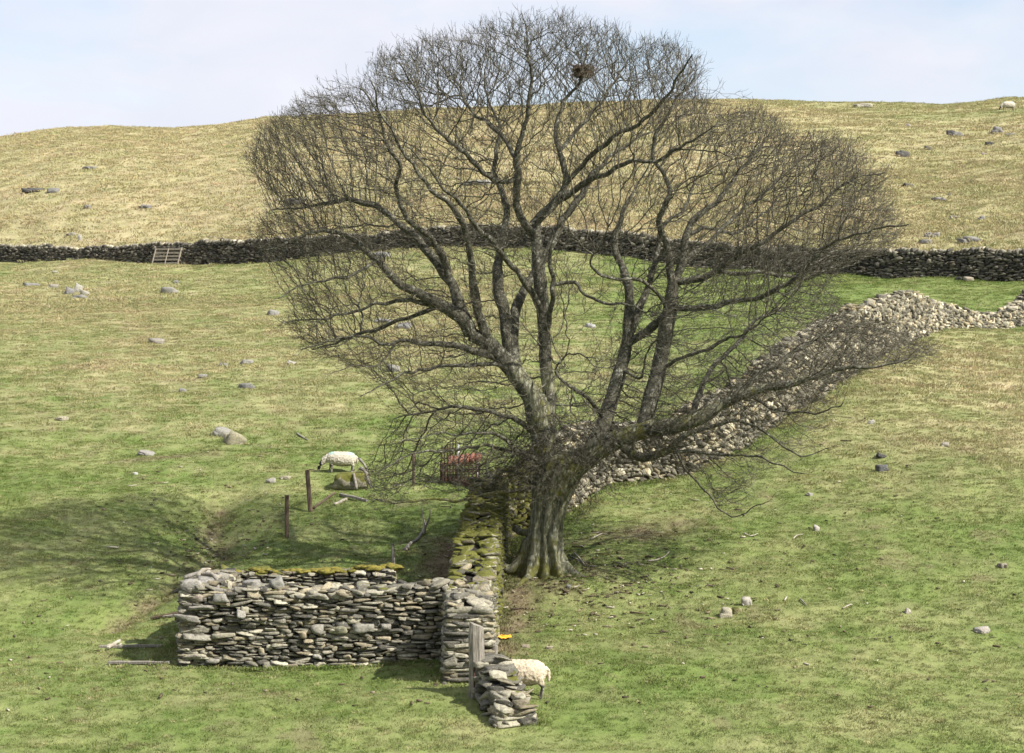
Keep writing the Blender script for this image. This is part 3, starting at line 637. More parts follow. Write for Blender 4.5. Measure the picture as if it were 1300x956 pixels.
# crown outline in picture coordinates
OUT = np.array([(308, 200), (322, 175), (350, 150), (362, 130), (395, 116), (425, 108), (450, 95), (480, 84), (492, 70), (520, 55), (545, 42), (580, 32), (620, 20), (660, 14), (700, 13), (745, 17), (790, 30), (830, 46), (862, 62), (896, 85), (912, 110), (908, 134), (930, 137), (975, 142), (1015, 158), (1045, 170), (1080, 183), (1108, 215), (1125, 245), (1140, 280), (1142, 310), (1120, 338), (1075, 352), (1060, 372), (1100, 388), (1150, 405), (1192, 440), (1175, 462), (1120, 480), (1060, 495), (1050, 540), (1040, 580), (1000, 598), (962, 612), (950, 640), (905, 652), (880, 622), (850, 610), (800, 590), (700, 625), (600, 640), (520, 638), (465, 632), (452, 600), (475, 560), (470, 530), (500, 512), (460, 498), (400, 470), (372, 440), (360, 415), (375, 395), (372, 368), (345, 345), (318, 322), (322, 290), (345, 270), (335, 245), (318, 225)], float)
OUT[:, 1] += np.where(OUT[:, 1] < 60, 8, 0)
def pt_in(px, py):
    n = len(OUT); ins = np.zeros(len(px), bool); j = n-1
    for i in range(n):
        xi, yi = OUT[i]; xj, yj = OUT[j]
        c_ = ((yi > py) != (yj > py)) & (px < (xj-xi)*(py-yi)/(yj-yi+1e-9)+xi); ins ^= c_; j = i
    return ins
def out_d(px, py):
    d = np.full(len(px), 1e9); n = len(OUT)
    for i in range(n): d = np.minimum(d, seg_d(px, py, OUT[i], OUT[(i+1) % n]))
    return d
def attract(n, seed):
    r = np.random.default_rng(seed); res = []
    px = r.uniform(300, 1200, n*5); py = r.uniform(10, 655, n*5); k = pt_in(px, py); px, py = px[k], py[k]
    d = out_d(px, py); nd_ = 9+28*np.clip(fbm(px/38, py/38, 7, 2)-.35, 0, 1)*1.6; k = d > nd_; px, py, d = px[k], py[k], (d-nd_)[k]
    w_ = np.ones(len(px))
    # open interior under the domes, fewer fine branches there
    w_ *= 1-.80*np.exp(-(((px-735)/125)**4+((py-395)/105)**4))
    w_ *= 1-.35*np.exp(-(((px-560)/70)**2+((py-370)/60)**2))
    w_ *= 1-.75*ss(560, 600, py)*ss(700, 735, px)*(1-ss(840, 870, px))
    w_ *= 1-.85*np.exp(-(((px-760)/60)**2+((py-250)/45)**2))
    w_ *= 1-.8*ss(480, 500, py)*ss(980, 1020, px)*0
    w_ *= .20+.80*np.exp(-d/48)
    def hole(cx, cy, rx, ry, a): return 1-a*np.exp(-(((px-cx)/rx)**2+((py-cy)/ry)**2)**1.5)
    w_ *= hole(470, 505, 60, 22, .9)*hole(1075, 372, 55, 22, .8)*hole(400, 350, 60, 30, .6)*hole(560, 350, 60, 60, .7)*hole(930, 420, 60, 35, .5)*hole(1010, 560, 60, 40, .5)*hole(480, 440, 90, 50, .45)*hole(880, 240, 40, 60, .6)*hole(560, 300, 50, 60, .4)*hole(920, 600, 70, 50, .5)*hole(430, 285, 50, 30, .4)*hole(345, 300, 40, 40, .6)*hole(905, 152, 12, 18, .8)*hole(478, 110, 16, 30, .6)*hole(640, 200, 90, 50, .35)*hole(800, 330, 50, 60, .6)
    w_ *= 1-.55*ss(495, 530, py)*ss(860, 900, px)
    w_ *= 1-.45*ss(345, 375, py)*(1-ss(560, 640, px))
    k = r.uniform(0, 1, len(px)) < w_*.75
    px, py, d = px[k][:n], py[k][:n], d[k][:n]
    Rr = 190.; e = np.clip(d, 0, Rr)/Rr; half = 4.6*np.sqrt(np.clip(1-(1-e)**2, 0, 1))+.25
    half *= np.where(py > 480, .75, 1)
    q = r.uniform(-1, 1, len(px)); dz = half*np.sign(q)*np.abs(q)**.72
    Y = TY+dz+.2
    # scale about own distance so that it is really there in the round: place by real size at tree distance
    x = (px-650)/F*TY; z = np.array([zrow(v, TY) for v in py])
    return np.stack([x, Y, z], -1)
def cat(pts, step):
    pts = np.array(pts, float); out_ = []
    for i in range(len(pts)-1):
        p0 = pts[max(i-1, 0)]; p1 = pts[i]; p2 = pts[i+1]; p3 = pts[min(i+2, len(pts)-1)]
        n = max(2, int(np.linalg.norm((p2-p1)[:3])/step))
        for t in np.arange(n)/n:
            out_.append(.5*((2*p1)+(-p0+p2)*t+(2*p0-5*p1+4*p2-p3)*t*t+(-p0+3*p1-3*p2+p3)*t**3))
    out_.append(pts[-1]); return np.array(out_)
PXM = TY/F
nodes = []; parent = []; grad = []; isg = []
first = True
for gi_, (pl, d0, d1) in enumerate(G):
    ps = []; n = len(pl)
    for i, (a, b, r_) in enumerate(pl):
        t = i/(n-1); dz = d0+(d1-d0)*(t**1.2); rs_ = r_*(1.0 if r_ > 20 else np.interp(r_, [1, 6, 12, 20], [.5, .76, .90, 1.0])); ps.append(((a-650)/F*TY, TY+dz, zrow(b, TY), rs_*PXM))
    q = cat(ps, .11)
    # sinuous wobble, less on the thick wood
    L_ = np.arange(len(q))*.11
    wob = np.array([mnoise.noise_vector(Vector((l*1.3, gi_*9.7, 0))) for l in L_])*.10+np.array([mnoise.noise_vector(Vector((l*3.7, gi_*9.7, 5))) for l in L_])*.06
    fade = np.clip(L_/.6, 0, 1)[:, None]; q[:, :3] += wob*fade*np.clip(1.3-q[:, 3:4]*5, .2, 1)
    if first: par0 = -1; first = False
    else:
        A = np.array(nodes); d = np.linalg.norm(A-q[0, :3]*np.array([1, 1, 1]), axis=1)
        dd = np.hypot(A[:, 0]-q[0, 0], A[:, 2]-q[0, 2])+.15*np.abs(A[:, 1]-q[0, 1]); par0 = int(np.argmin(dd))
        off = A[par0]-q[0, :3]; fo = np.clip(1-L_/(.35*L_[-1]+.3), 0, 1)[:, None]; q[:, :3] += off*fo
        q = q[1:]
    for i in range(len(q)):
        nodes.append(q[i, :3].copy()); parent.append(par0 if i == 0 else len(nodes)-2); grad.append(q[i, 3]); isg.append(gi_)
nG = len(nodes)
def colonise(nodes, parent, att, di, dk, step, iters, up=.08, jit=.25, seed=1, inert=.75, radial=.45, ctr=None):
    r = np.random.default_rng(seed); Nn = np.array(nodes, np.float32); att = att.astype(np.float32)
    par = list(parent); near = np.zeros(len(att), int); nd = np.full(len(att), 1e9, np.float32)
    def upd(new, off):
        nonlocal nd, near
        for c0 in range(0, len(att), 4000):
            a = att[c0:c0+4000]; 
            for n0 in range(0, len(new), 2500):
                b = new[n0:n0+2500]
                D = (a**2).sum(1)[:, None]+(b**2).sum(1)[None]-2*a@b.T; j = D.argmin(1); m = np.sqrt(np.maximum(D[np.arange(len(a)), j], 0))
                k = m < nd[c0:c0+4000]; nd[c0:c0+4000][k] = m[k]; near[c0:c0+4000][k] = j[k]+off+n0
    c0_ = Nn.mean(0); Nn -= c0_; att = att-c0_; ctr = ctr-c0_
    pp = np.array(par); dirs = Nn-Nn[np.maximum(pp, 0)]; dirs /= np.linalg.norm(dirs, axis=1)[:, None]+1e-9
    upd(Nn, 0); k = nd > dk; att, nd, near = att[k], nd[k], near[k]
    last = {}
    for it in range(iters):
        k = nd < di
        if not k.any(): break
        v = att[k]-Nn[near[k]]; v /= np.linalg.norm(v, axis=1)[:, None]+1e-9
        nk = near[k]; rdk = Nn[nk]-ctr; rdk /= np.linalg.norm(rdk, axis=1)[:, None]+1e-9
        fw = ((v*dirs[nk]).sum(1) > np.where(nk < nG, .0, .15)) & ((v*rdk).sum(1) > -.25)
        if not fw.any(): break
        v = v[fw]; kk_ = np.where(k)[0][fw]; k = np.zeros(len(att), bool); k[kk_] = True
        ids, inv = np.unique(near[k], return_inverse=True); s = np.zeros((len(ids), 3), np.float32); np.add.at(s, inv, v)
        rd = Nn[ids]-ctr; rd /= np.linalg.norm(rd, axis=1)[:, None]
        s = s/(np.linalg.norm(s, axis=1)[:, None]+1e-9)+r.normal(0, jit, s.shape)+inert*dirs[ids]*(ids >= nG)[:, None]+inert*.35*dirs[ids]*(ids < nG)[:, None]+radial*rd; s[:, 2] += up
        s /= np.linalg.norm(s, axis=1)[:, None]; new = (Nn[ids]+s*step).astype(np.float32); dirs = np.concatenate([dirs, s.astype(np.float32)])
        off = len(Nn); Nn = np.concatenate([Nn, new]); par += list(ids)
        upd(new, off)
        k = nd > dk*(1 if it < iters*.8 else 1.5); att, nd, near = att[k], nd[k], near[k]
        if len(att) == 0: break
    return Nn+c0_, par
# guides seed growth only where they are thin enough
A1 = attract(60000, 3); print('attractors', len(A1))
rr_ = np.random.default_rng(33)
ep = np.stack([(rr_.normal(705, 42, 900)-650)*PXM, TY+rr_.normal(-.5, .75, 900), zrow(590, TY)+rr_.normal(0, .42, 900)], -1)
A1 = np.concatenate([A1, ep])
Nn, par = colonise(nodes, parent, A1, 1.4, .115, .095, 140, up=.06, jit=.36, ctr=np.array([(705-650)*PXM, TY, zrow(500, TY)]))
par = np.array(par); NT = len(Nn)
rad = np.zeros(NT); tipr = .0052; ex = 2.10
acc = np.zeros(NT); kids = np.bincount(par[par >= 0], minlength=NT)
for i in range(NT-1, -1, -1):
    v = acc[i] if acc[i] > 0 else tipr**ex
    acc[i] = v
    # children always come later than parents except guide joins, which also come later
    if par[i] >= 0: acc[par[i]] += v
rad = acc**(1/ex)
gr_ = np.array(grad); rad[:nG] = np.clip(rad[:nG], gr_*.82, gr_*1.08)
rad[nG:] = np.minimum(rad[nG:], .055)
for i in range(nG, NT): rad[i] = min(rad[i], rad[par[i]]*.92 if kids[par[i]] > 1 else rad[par[i]])
# --- split into chains
child = [[] for _ in range(NT)]
for i in range(NT):
    if par[i] >= 0: child[par[i]].append(i)
chains = []; stack = [(0, -1)]
while stack:
    n0, p0 = stack.pop(); ch = [p0] if p0 >= 0 else []; cur = n0
    while True:
        ch.append(cur); cs = child[cur]
        if not cs: break
        g_ = [c_ for c_ in cs if c_ < nG and cur < nG and isg[c_] == isg[cur]]
        m_ = g_[0] if g_ else max(cs, key=lambda c_: rad[c_])
        if cur < nG and m_ < nG and isg[cur] != isg[m_]: 
            for c_ in cs: stack.append((c_, cur))
            break
        for c_ in cs:
            if c_ != m_: stack.append((c_, cur))
        cur = m_
    chains.append((ch, p0 >= 0))
def tubes(P_, R_, ns):
    """P_ (m,k,3) m chains of k points, R_ (m,k)"""
    m, k = R_.shape; T = np.gradient(P_, axis=1); T /= np.linalg.norm(T, axis=2)[..., None]+1e-9
    ref = np.zeros((m, 1, 3)); mean = T.mean(1); a = np.argmin(np.abs(mean), axis=1); ref[np.arange(m), 0, a] = 1
    U = np.cross(T, np.broadcast_to(ref, T.shape)); U /= np.linalg.norm(U, axis=2)[..., None]+1e-9; V = np.cross(T, U)
    an = np.arange(ns)/ns*2*math.pi
    co = P_[:, :, None]+R_[:, :, None, None]*(np.cos(an)[None, None, :, None]*U[:, :, None]+np.sin(an)[None, None, :, None]*V[:, :, None])
    ii = np.arange(m*k*ns).reshape(m, k, ns); a = ii[:, :-1]; b = ii[:, 1:]
    f = np.stack([a, np.roll(a, -1, 2), np.roll(b, -1, 2), b], -1).reshape(-1, 4)
    return co.reshape(-1, 3), f
class MeshAcc:
    def __init__(s): s.co = []; s.f = []; s.mo = []; s.n = 0
    def add(s, co, f, mo=None):
        s.co.append(co); s.f.append(f+s.n); s.mo.append(np.zeros(len(co)) if mo is None else mo); s.n += len(co)
    def build(s, name, m, parent=None, smooth=True):
        me = fastmesh(name, np.concatenate(s.co), np.concatenate(s.f), 4, {'moss': np.concatenate(s.mo)}); return link(name, me, m, parent, smooth)
tree = empty('sycamore_tree', T0); tag(tree, 'huge bare broad crowned tree with fluted mossy trunk beside the field wall', 'tree')
crown = MeshAcc(); limbs = []; trunkparts = MeshAcc()
lengths = {}
for ch, att_ in chains:
    p = np.array([Nn[i] for i in ch], float); r_ = np.array([rad[i] for i in ch], float)
    if att_: r_[0] = min(r_[0], r_[1]*1.25)
    if len(ch) == 1: continue
    mr = r_.max()
    ns = 14 if mr > .12 else 9 if mr > .05 else 5 if mr > .018 else 4 if mr > .011 else 3
    if mr > .06:
        for i in range(1, len(r_)-1): r_[i] *= 1+.10*mnoise.noise(Vector(p[i]*2.1))
    co, f = tubes(p[None], r_[None], ns)
    mo_ = np.clip(.42-.10*(co[:, 2]-T0[2]-2.0), -.3, .42)
    if mr > .045:
        # knobs and bark ridges
        dn = np.array([mnoise.noise(Vector(c_*2.3)) for c_ in co]); ctr = np.repeat(p, ns, axis=0); co = ctr+(co-ctr)*(1+.16*dn[:, None])
        g = isg[ch[1]] if ch[1] < nG else -1
        if g in (0, 7, 17, 18, 21) : 
            k = [i for i in range(len(p)) if p[i][2] < T0[2]+5.2]
            kk = len(k)
            if g in (0, 7, 17): trunkparts.add(*tubes(p[None, :max(kk, 3)], r_[None, :max(kk, 3)], 20))
        limb = MeshAcc(); limb.add(co, f, mo_); limbs.append((mr, limb))
    else: crown.add(co, f, mo_)
# --- twigs: short zigzag shoots off every fine branch
r = np.random.default_rng(11)
thin = np.where((rad < .016) & (np.arange(NT) >= 0))[0]; tips = thin[kids[thin] == 0]; mid = thin[kids[thin] > 0]
mid = mid[r.uniform(0, 1, len(mid)) < .30]; src = np.concatenate([tips, tips, mid])
pd = Nn[src]-Nn[np.maximum(par[src], 0)]; pd /= np.linalg.norm(pd, axis=1)[:, None]+1e-9
TC = np.array([(705-650)*PXM, TY, zrow(500, TY)])
def shoot(P0, D, Ln, r0, nseg, spread, up, r):
    m = len(P0); D = D+r.normal(0, spread, D.shape)+.45*(P0-TC)/np.linalg.norm(P0-TC, axis=1)[:, None]; D[:, 2] += up; D /= np.linalg.norm(D, axis=1)[:, None]
    pts = [P0]; ds = [D]
    for i in range(nseg):
        D = D+r.normal(0, .28, D.shape); D[:, 2] += up*.5; D /= np.linalg.norm(D, axis=1)[:, None]
        pts.append(pts[-1]+D*(Ln/nseg)[:, None]); ds.append(D)
    Pp = np.stack(pts, 1); Rr = np.linspace(1, .55, nseg+1)[None]*r0[:, None]; return Pp, Rr, np.stack(ds, 1)
hz = np.clip((Nn[src, 2]-T0[2])/6, .25, 1)
Ln = r.uniform(.15, .36, len(src)); r0 = np.full(len(src), .0052)
Pp, Rr, Ds = shoot(Nn[src], pd, Ln, r0, 3, .42, .12, r)
crown.add(*tubes(Pp, Rr, 3))
for lv in range(3):
    j = r.integers(1, 4, len(src)) if lv < 2 else np.full(len(src), 3)
    q0 = Pp[np.arange(len(src)), j]; d0 = Ds[np.arange(len(src)), j]
    P2, R2, D2 = shoot(q0, d0, Ln*r.uniform(.35, .7, len(src)), r0*.8, 2, .55, .15, r)
    crown.add(*tubes(P2, R2, 3))
epi = []
for i in range(nG):
    p = Nn[i]; dzf = p[2]-T0[2]; R_ = rad[i]
    if R_ < .045: continue
    if 2.0 < dzf < 3.9 and abs(p[0]-T0[0]-.1) < 1.2: k_ = int(r.integers(1, 3))
    elif dzf > 2 and R_ > .06: k_ = int(r.uniform() < .45)+int(r.uniform() < .15)
    else: k_ = 0
    for _ in range(k_):
        a_ = r.uniform(0, 2*math.pi); el = r.uniform(-.3, .6); v_ = np.array([math.cos(a_)*math.cos(el), math.sin(a_)*math.cos(el)*.9-.15, math.sin(el)]); epi.append((p+v_*R_*.8, v_, 1 if dzf < 3.9 else .6))
E0 = np.array([e_[0] for e_ in epi]); ED = np.array([e_[1] for e_ in epi]); EL = np.array([e_[2] for e_ in epi])*r.uniform(.35, 1.1, len(epi)); er = np.full(len(epi), .0085)
P0_, R0_, D0_ = shoot(E0, ED, EL, er, 5, .25, .05, r); crown.add(*tubes(P0_, R0_, 3))
for lv in range(5):
    j = r.integers(1, 6, len(epi)); q0 = P0_[np.arange(len(epi)), j]; d0 = D0_[np.arange(len(epi)), j]
    P2, R2, D2 = shoot(q0, d0, EL*r.uniform(.3, .6, len(epi)), er*.7, 3, .75, .12, r); crown.add(*tubes(P2, R2, 3))
    for _ in range(2):
        j2 = r.integers(1, 4, len(epi)); P3, R3, D3 = shoot(P2[np.arange(len(epi)), j2], D2[np.arange(len(epi)), j2], EL*r.uniform(.12, .3, len(epi)), er*.55, 2, .7, .12, r); crown.add(*tubes(P3, R3, 3))
print('TREE nodes', NT, 'guides', nG, 'twigs', len(src), 'limbs', len(limbs), 'crown verts', crown.n)
crown.co = [c_-T0 for c_ in crown.co]
crown.build('crown', M['twig'], tree)
limbs.sort(key=lambda a: -a[0])
for i, (mr, lb) in enumerate(limbs[:90]):
    lb.co = [c_-T0 for c_ in lb.co]; lb.build('limb', M['limb'], tree)
rest = MeshAcc()
# --- trunk: fluted column flaring into roots, fused with the first of the stems
prof = [(-.45, 692, 50), (-.25, 692, 43), (0, 692, 38), (.18, 692, 34), (.33, 691, 30), (.6, 691, 26), (1.0, 692, 23.5), (1.4, 695, 23.5), (1.77, 699, 25.5), (2.25, 705, 30), (2.6, 711, 32), (2.85, 714, 30), (3.0, 714, 24)]
rings = []; nth = 128
for k_ in range(90):
    h = -.45+3.45*k_/89; cx = np.interp(h, [a for a, _, _ in prof], [b for _, b, _ in prof]); rr = np.interp(h, [a for a, _, _ in prof], [c_ for _, _, c_ in prof])*PXM
    th = np.arange(nth)/nth*2*math.pi
    fl = 0
    for a0, wd_, dp in ((-1.95, .17, .40), (-1.28, .15, .38), (-.65, .2, .12), (.3, .25, .16), (1.2, .3, .2), (2.2, .3, .2), (3.05, .22, .12), (-2.6, .2, .10)):
        dth = np.angle(np.exp(1j*(th-a0-.10*math.sin(h*2.1+a0*3)-.04*math.sin(h*6+a0)))); fl = fl-dp*np.exp(-(dth/wd_)**2)
    fl = fl*np.interp(h, [-.3, .4, 1.6, 2.5, 3], [1.3, 1.0, .9, .55, .3])
    lob = .0
    for a0, wd_, dp in ((-1.62, .2, .28), (-.95, .24, .30), (-.15, .3, .35), (.8, .3, .3), (1.8, .3, .3), (2.7, .25, .5), (-2.9, .25, .35), (-2.3, .2, .22)):
        dth = np.angle(np.exp(1j*(th-a0))); lob = lob+dp*np.exp(-(dth/wd_)**2)
    lob = lob*np.exp(-(max(h, -.1)+.1)/.30)*.36
    nn = np.array([mnoise.fractal(Vector((math.cos(t)*1.8, math.sin(t)*1.8, h*1.1)), 1, 2, 3)*.09+mnoise.noise(Vector((math.cos(t)*9, math.sin(t)*9, h*2.2)))*.035+mnoise.noise(Vector((math.cos(t)*3.5, math.sin(t)*3.5, h*3.5+9)))*.06 for t in th])
    rad_ = rr*(1+fl+lob+nn)
    rings.append(np.stack([(cx-650)*PXM+rad_*np.cos(th), TY+rad_*np.sin(th)*.92, T0[2]+h+0*th], -1))
co = np.array(rings).reshape(-1, 3); ii = np.arange(90*nth).reshape(90, nth); a = ii[:-1]; b = ii[1:]
f = np.stack([a, np.roll(a, -1, 1), np.roll(b, -1, 1), b], -1).reshape(-1, 4)
trunkparts.add(co, f)
def capped(acc, pts, ns=14):
    q = cat([(*p_[:3], p_[3]) for p_ in pts], .06); co, f = tubes(q[None, :, :3], q[None, :, 3], ns); acc.add(co, f)
def gpt(px, py, r_, up=0.0):
    h_ = hit(px, py); return (h_[0], h_[1], h_[2]+up, r_)
# roots: one arching to the wall, others down into the turf
b0 = T0
capped(trunkparts, [(b0[0]-.45, 46, b0[2]+.85, .20), (b0[0]-.66, 45.95, b0[2]+.42, .16), (b0[0]-.88, 45.9, b0[2]+.16, .14), (b0[0]-1.12, 45.95, b0[2]+.20, .12), (b0[0]-1.30, 46.05, b0[2]+.45, .11), (b0[0]-1.42, 46.2, b0[2]+.62, .08)])
capped(trunkparts, [(b0[0]-.45, 46.1, b0[2]+1.05, .1), (b0[0]-.68, 46.3, b0[2]+1.02, .09), (b0[0]-.86, 46.5, b0[2]+1.12, .08)])
for dx, dy in ((.62, -.25), (-.45, -.45)):
    capped(trunkparts, [(b0[0]+dx*.6, 46+dy*.6, b0[2]+.30, .12), (b0[0]+dx*1.0, 46+dy*1.0, b0[2]+.07, .10), (b0[0]+dx*1.4, 46+dy*1.5, b0[2]-.04, .07), (b0[0]+dx*2.0, 46+dy*2.0, b0[2]-.25, .05)])
tm = fastmesh('trunk', np.concatenate(trunkparts.co)-T0, np.concatenate(trunkparts.f), 4)
trunk = link('trunk', tm, None, tree)
bm = bmesh.new(); bm.from_mesh(tm); bmesh.ops.holes_fill(bm, edges=[e for e in bm.edges if e.is_boundary], sides=0); bm.to_mesh(tm); bm.free()
md = trunk.modifiers.new('r', 'REMESH'); md.mode = 'VOXEL'; md.voxel_size = .028
sm = trunk.modifiers.new('s', 'SMOOTH'); sm.iterations = 3; sm.factor = .5
dg = bpy.context.evaluated_depsgraph_get(); dg.update(); nm = bpy.data.meshes.new_from_object(trunk.evaluated_get(dg))
trunk.modifiers.clear(); trunk.data = nm; nm.materials.clear(); nm.materials.append(M['bark']); nm.name = 'trunk'
nm.polygons.foreach_set('use_smooth', np.ones(len(nm.polygons), bool))
tv = np.zeros(len(nm.vertices)*3, np.float32); nm.vertices.foreach_get('co', tv); tv = tv.reshape(-1, 3)
msv = np.interp(tv[:, 2], [-.2, .3, 1.1, 1.8, 2.2, 3.5, 5], [.52, .44, .33, .26, .38, .46, .28])-.12*ss(.15, .5, tv[:, 0])*(tv[:, 2] < 2)
at = nm.attributes.new('moss', 'FLOAT', 'POINT'); at.data.foreach_set('value', msv.astype(np.float32))

# ------------------------------------------------------------------ rocks lying in the turf
stone_me = {}
def rock(px, py, wp, hp, label, tint=(.30, .29, .26), rz=0., tilt=0., moss=-.1, depth=.8, kind=None, name='rock', group='rocks scattered over the pasture'):
    h = hit(px, py+hp*.35); s_ = F/h[1]; w_, hh = wp/s_, hp/s_
    cs, fs, n_ = [], [], 0
    for q_ in range(3 if wp > 6 else 1):
        k = random.randrange(len(PROT)); f_ = 1 if q_ == 0 else random.uniform(.45, .75)
        co = PROT[k]*np.array([w_*1.0*f_, w_*depth*f_, hh*1.25*f_]); a_ = random.uniform(-.5, .5); co = co@np.array([[math.cos(a_), math.sin(a_), 0], [-math.sin(a_), math.cos(a_), 0], [0, 0, 1]])
        if q_: co = co+np.array([random.uniform(-.42, .42)*w_, -.2*w_*depth, random.uniform(-.25, .0)*hh])
        cs.append(co); fs.append(PF+n_); n_ += len(co)
    co = np.concatenate(cs); tint = np.array(tint)*(.64 if min(tint) > .2 else .95)
    me = fastmesh(name, co, np.concatenate(fs), 4, {'tint': np.tile(tint, (len(co), 1)), 'moss': np.full(len(co), moss)})
    o = link(name, me, M['stone']); o.location = (h[0], h[1], h[2]+hh*.12); o.rotation_euler = (random.uniform(-.1, .1), tilt, rz)
    tag(o, label, 'rock', group); return o
G1, G2, PALE, DK = (.26, .255, .235), (.18, .175, .165), (.42, .40, .34), (.085, .082, .078)
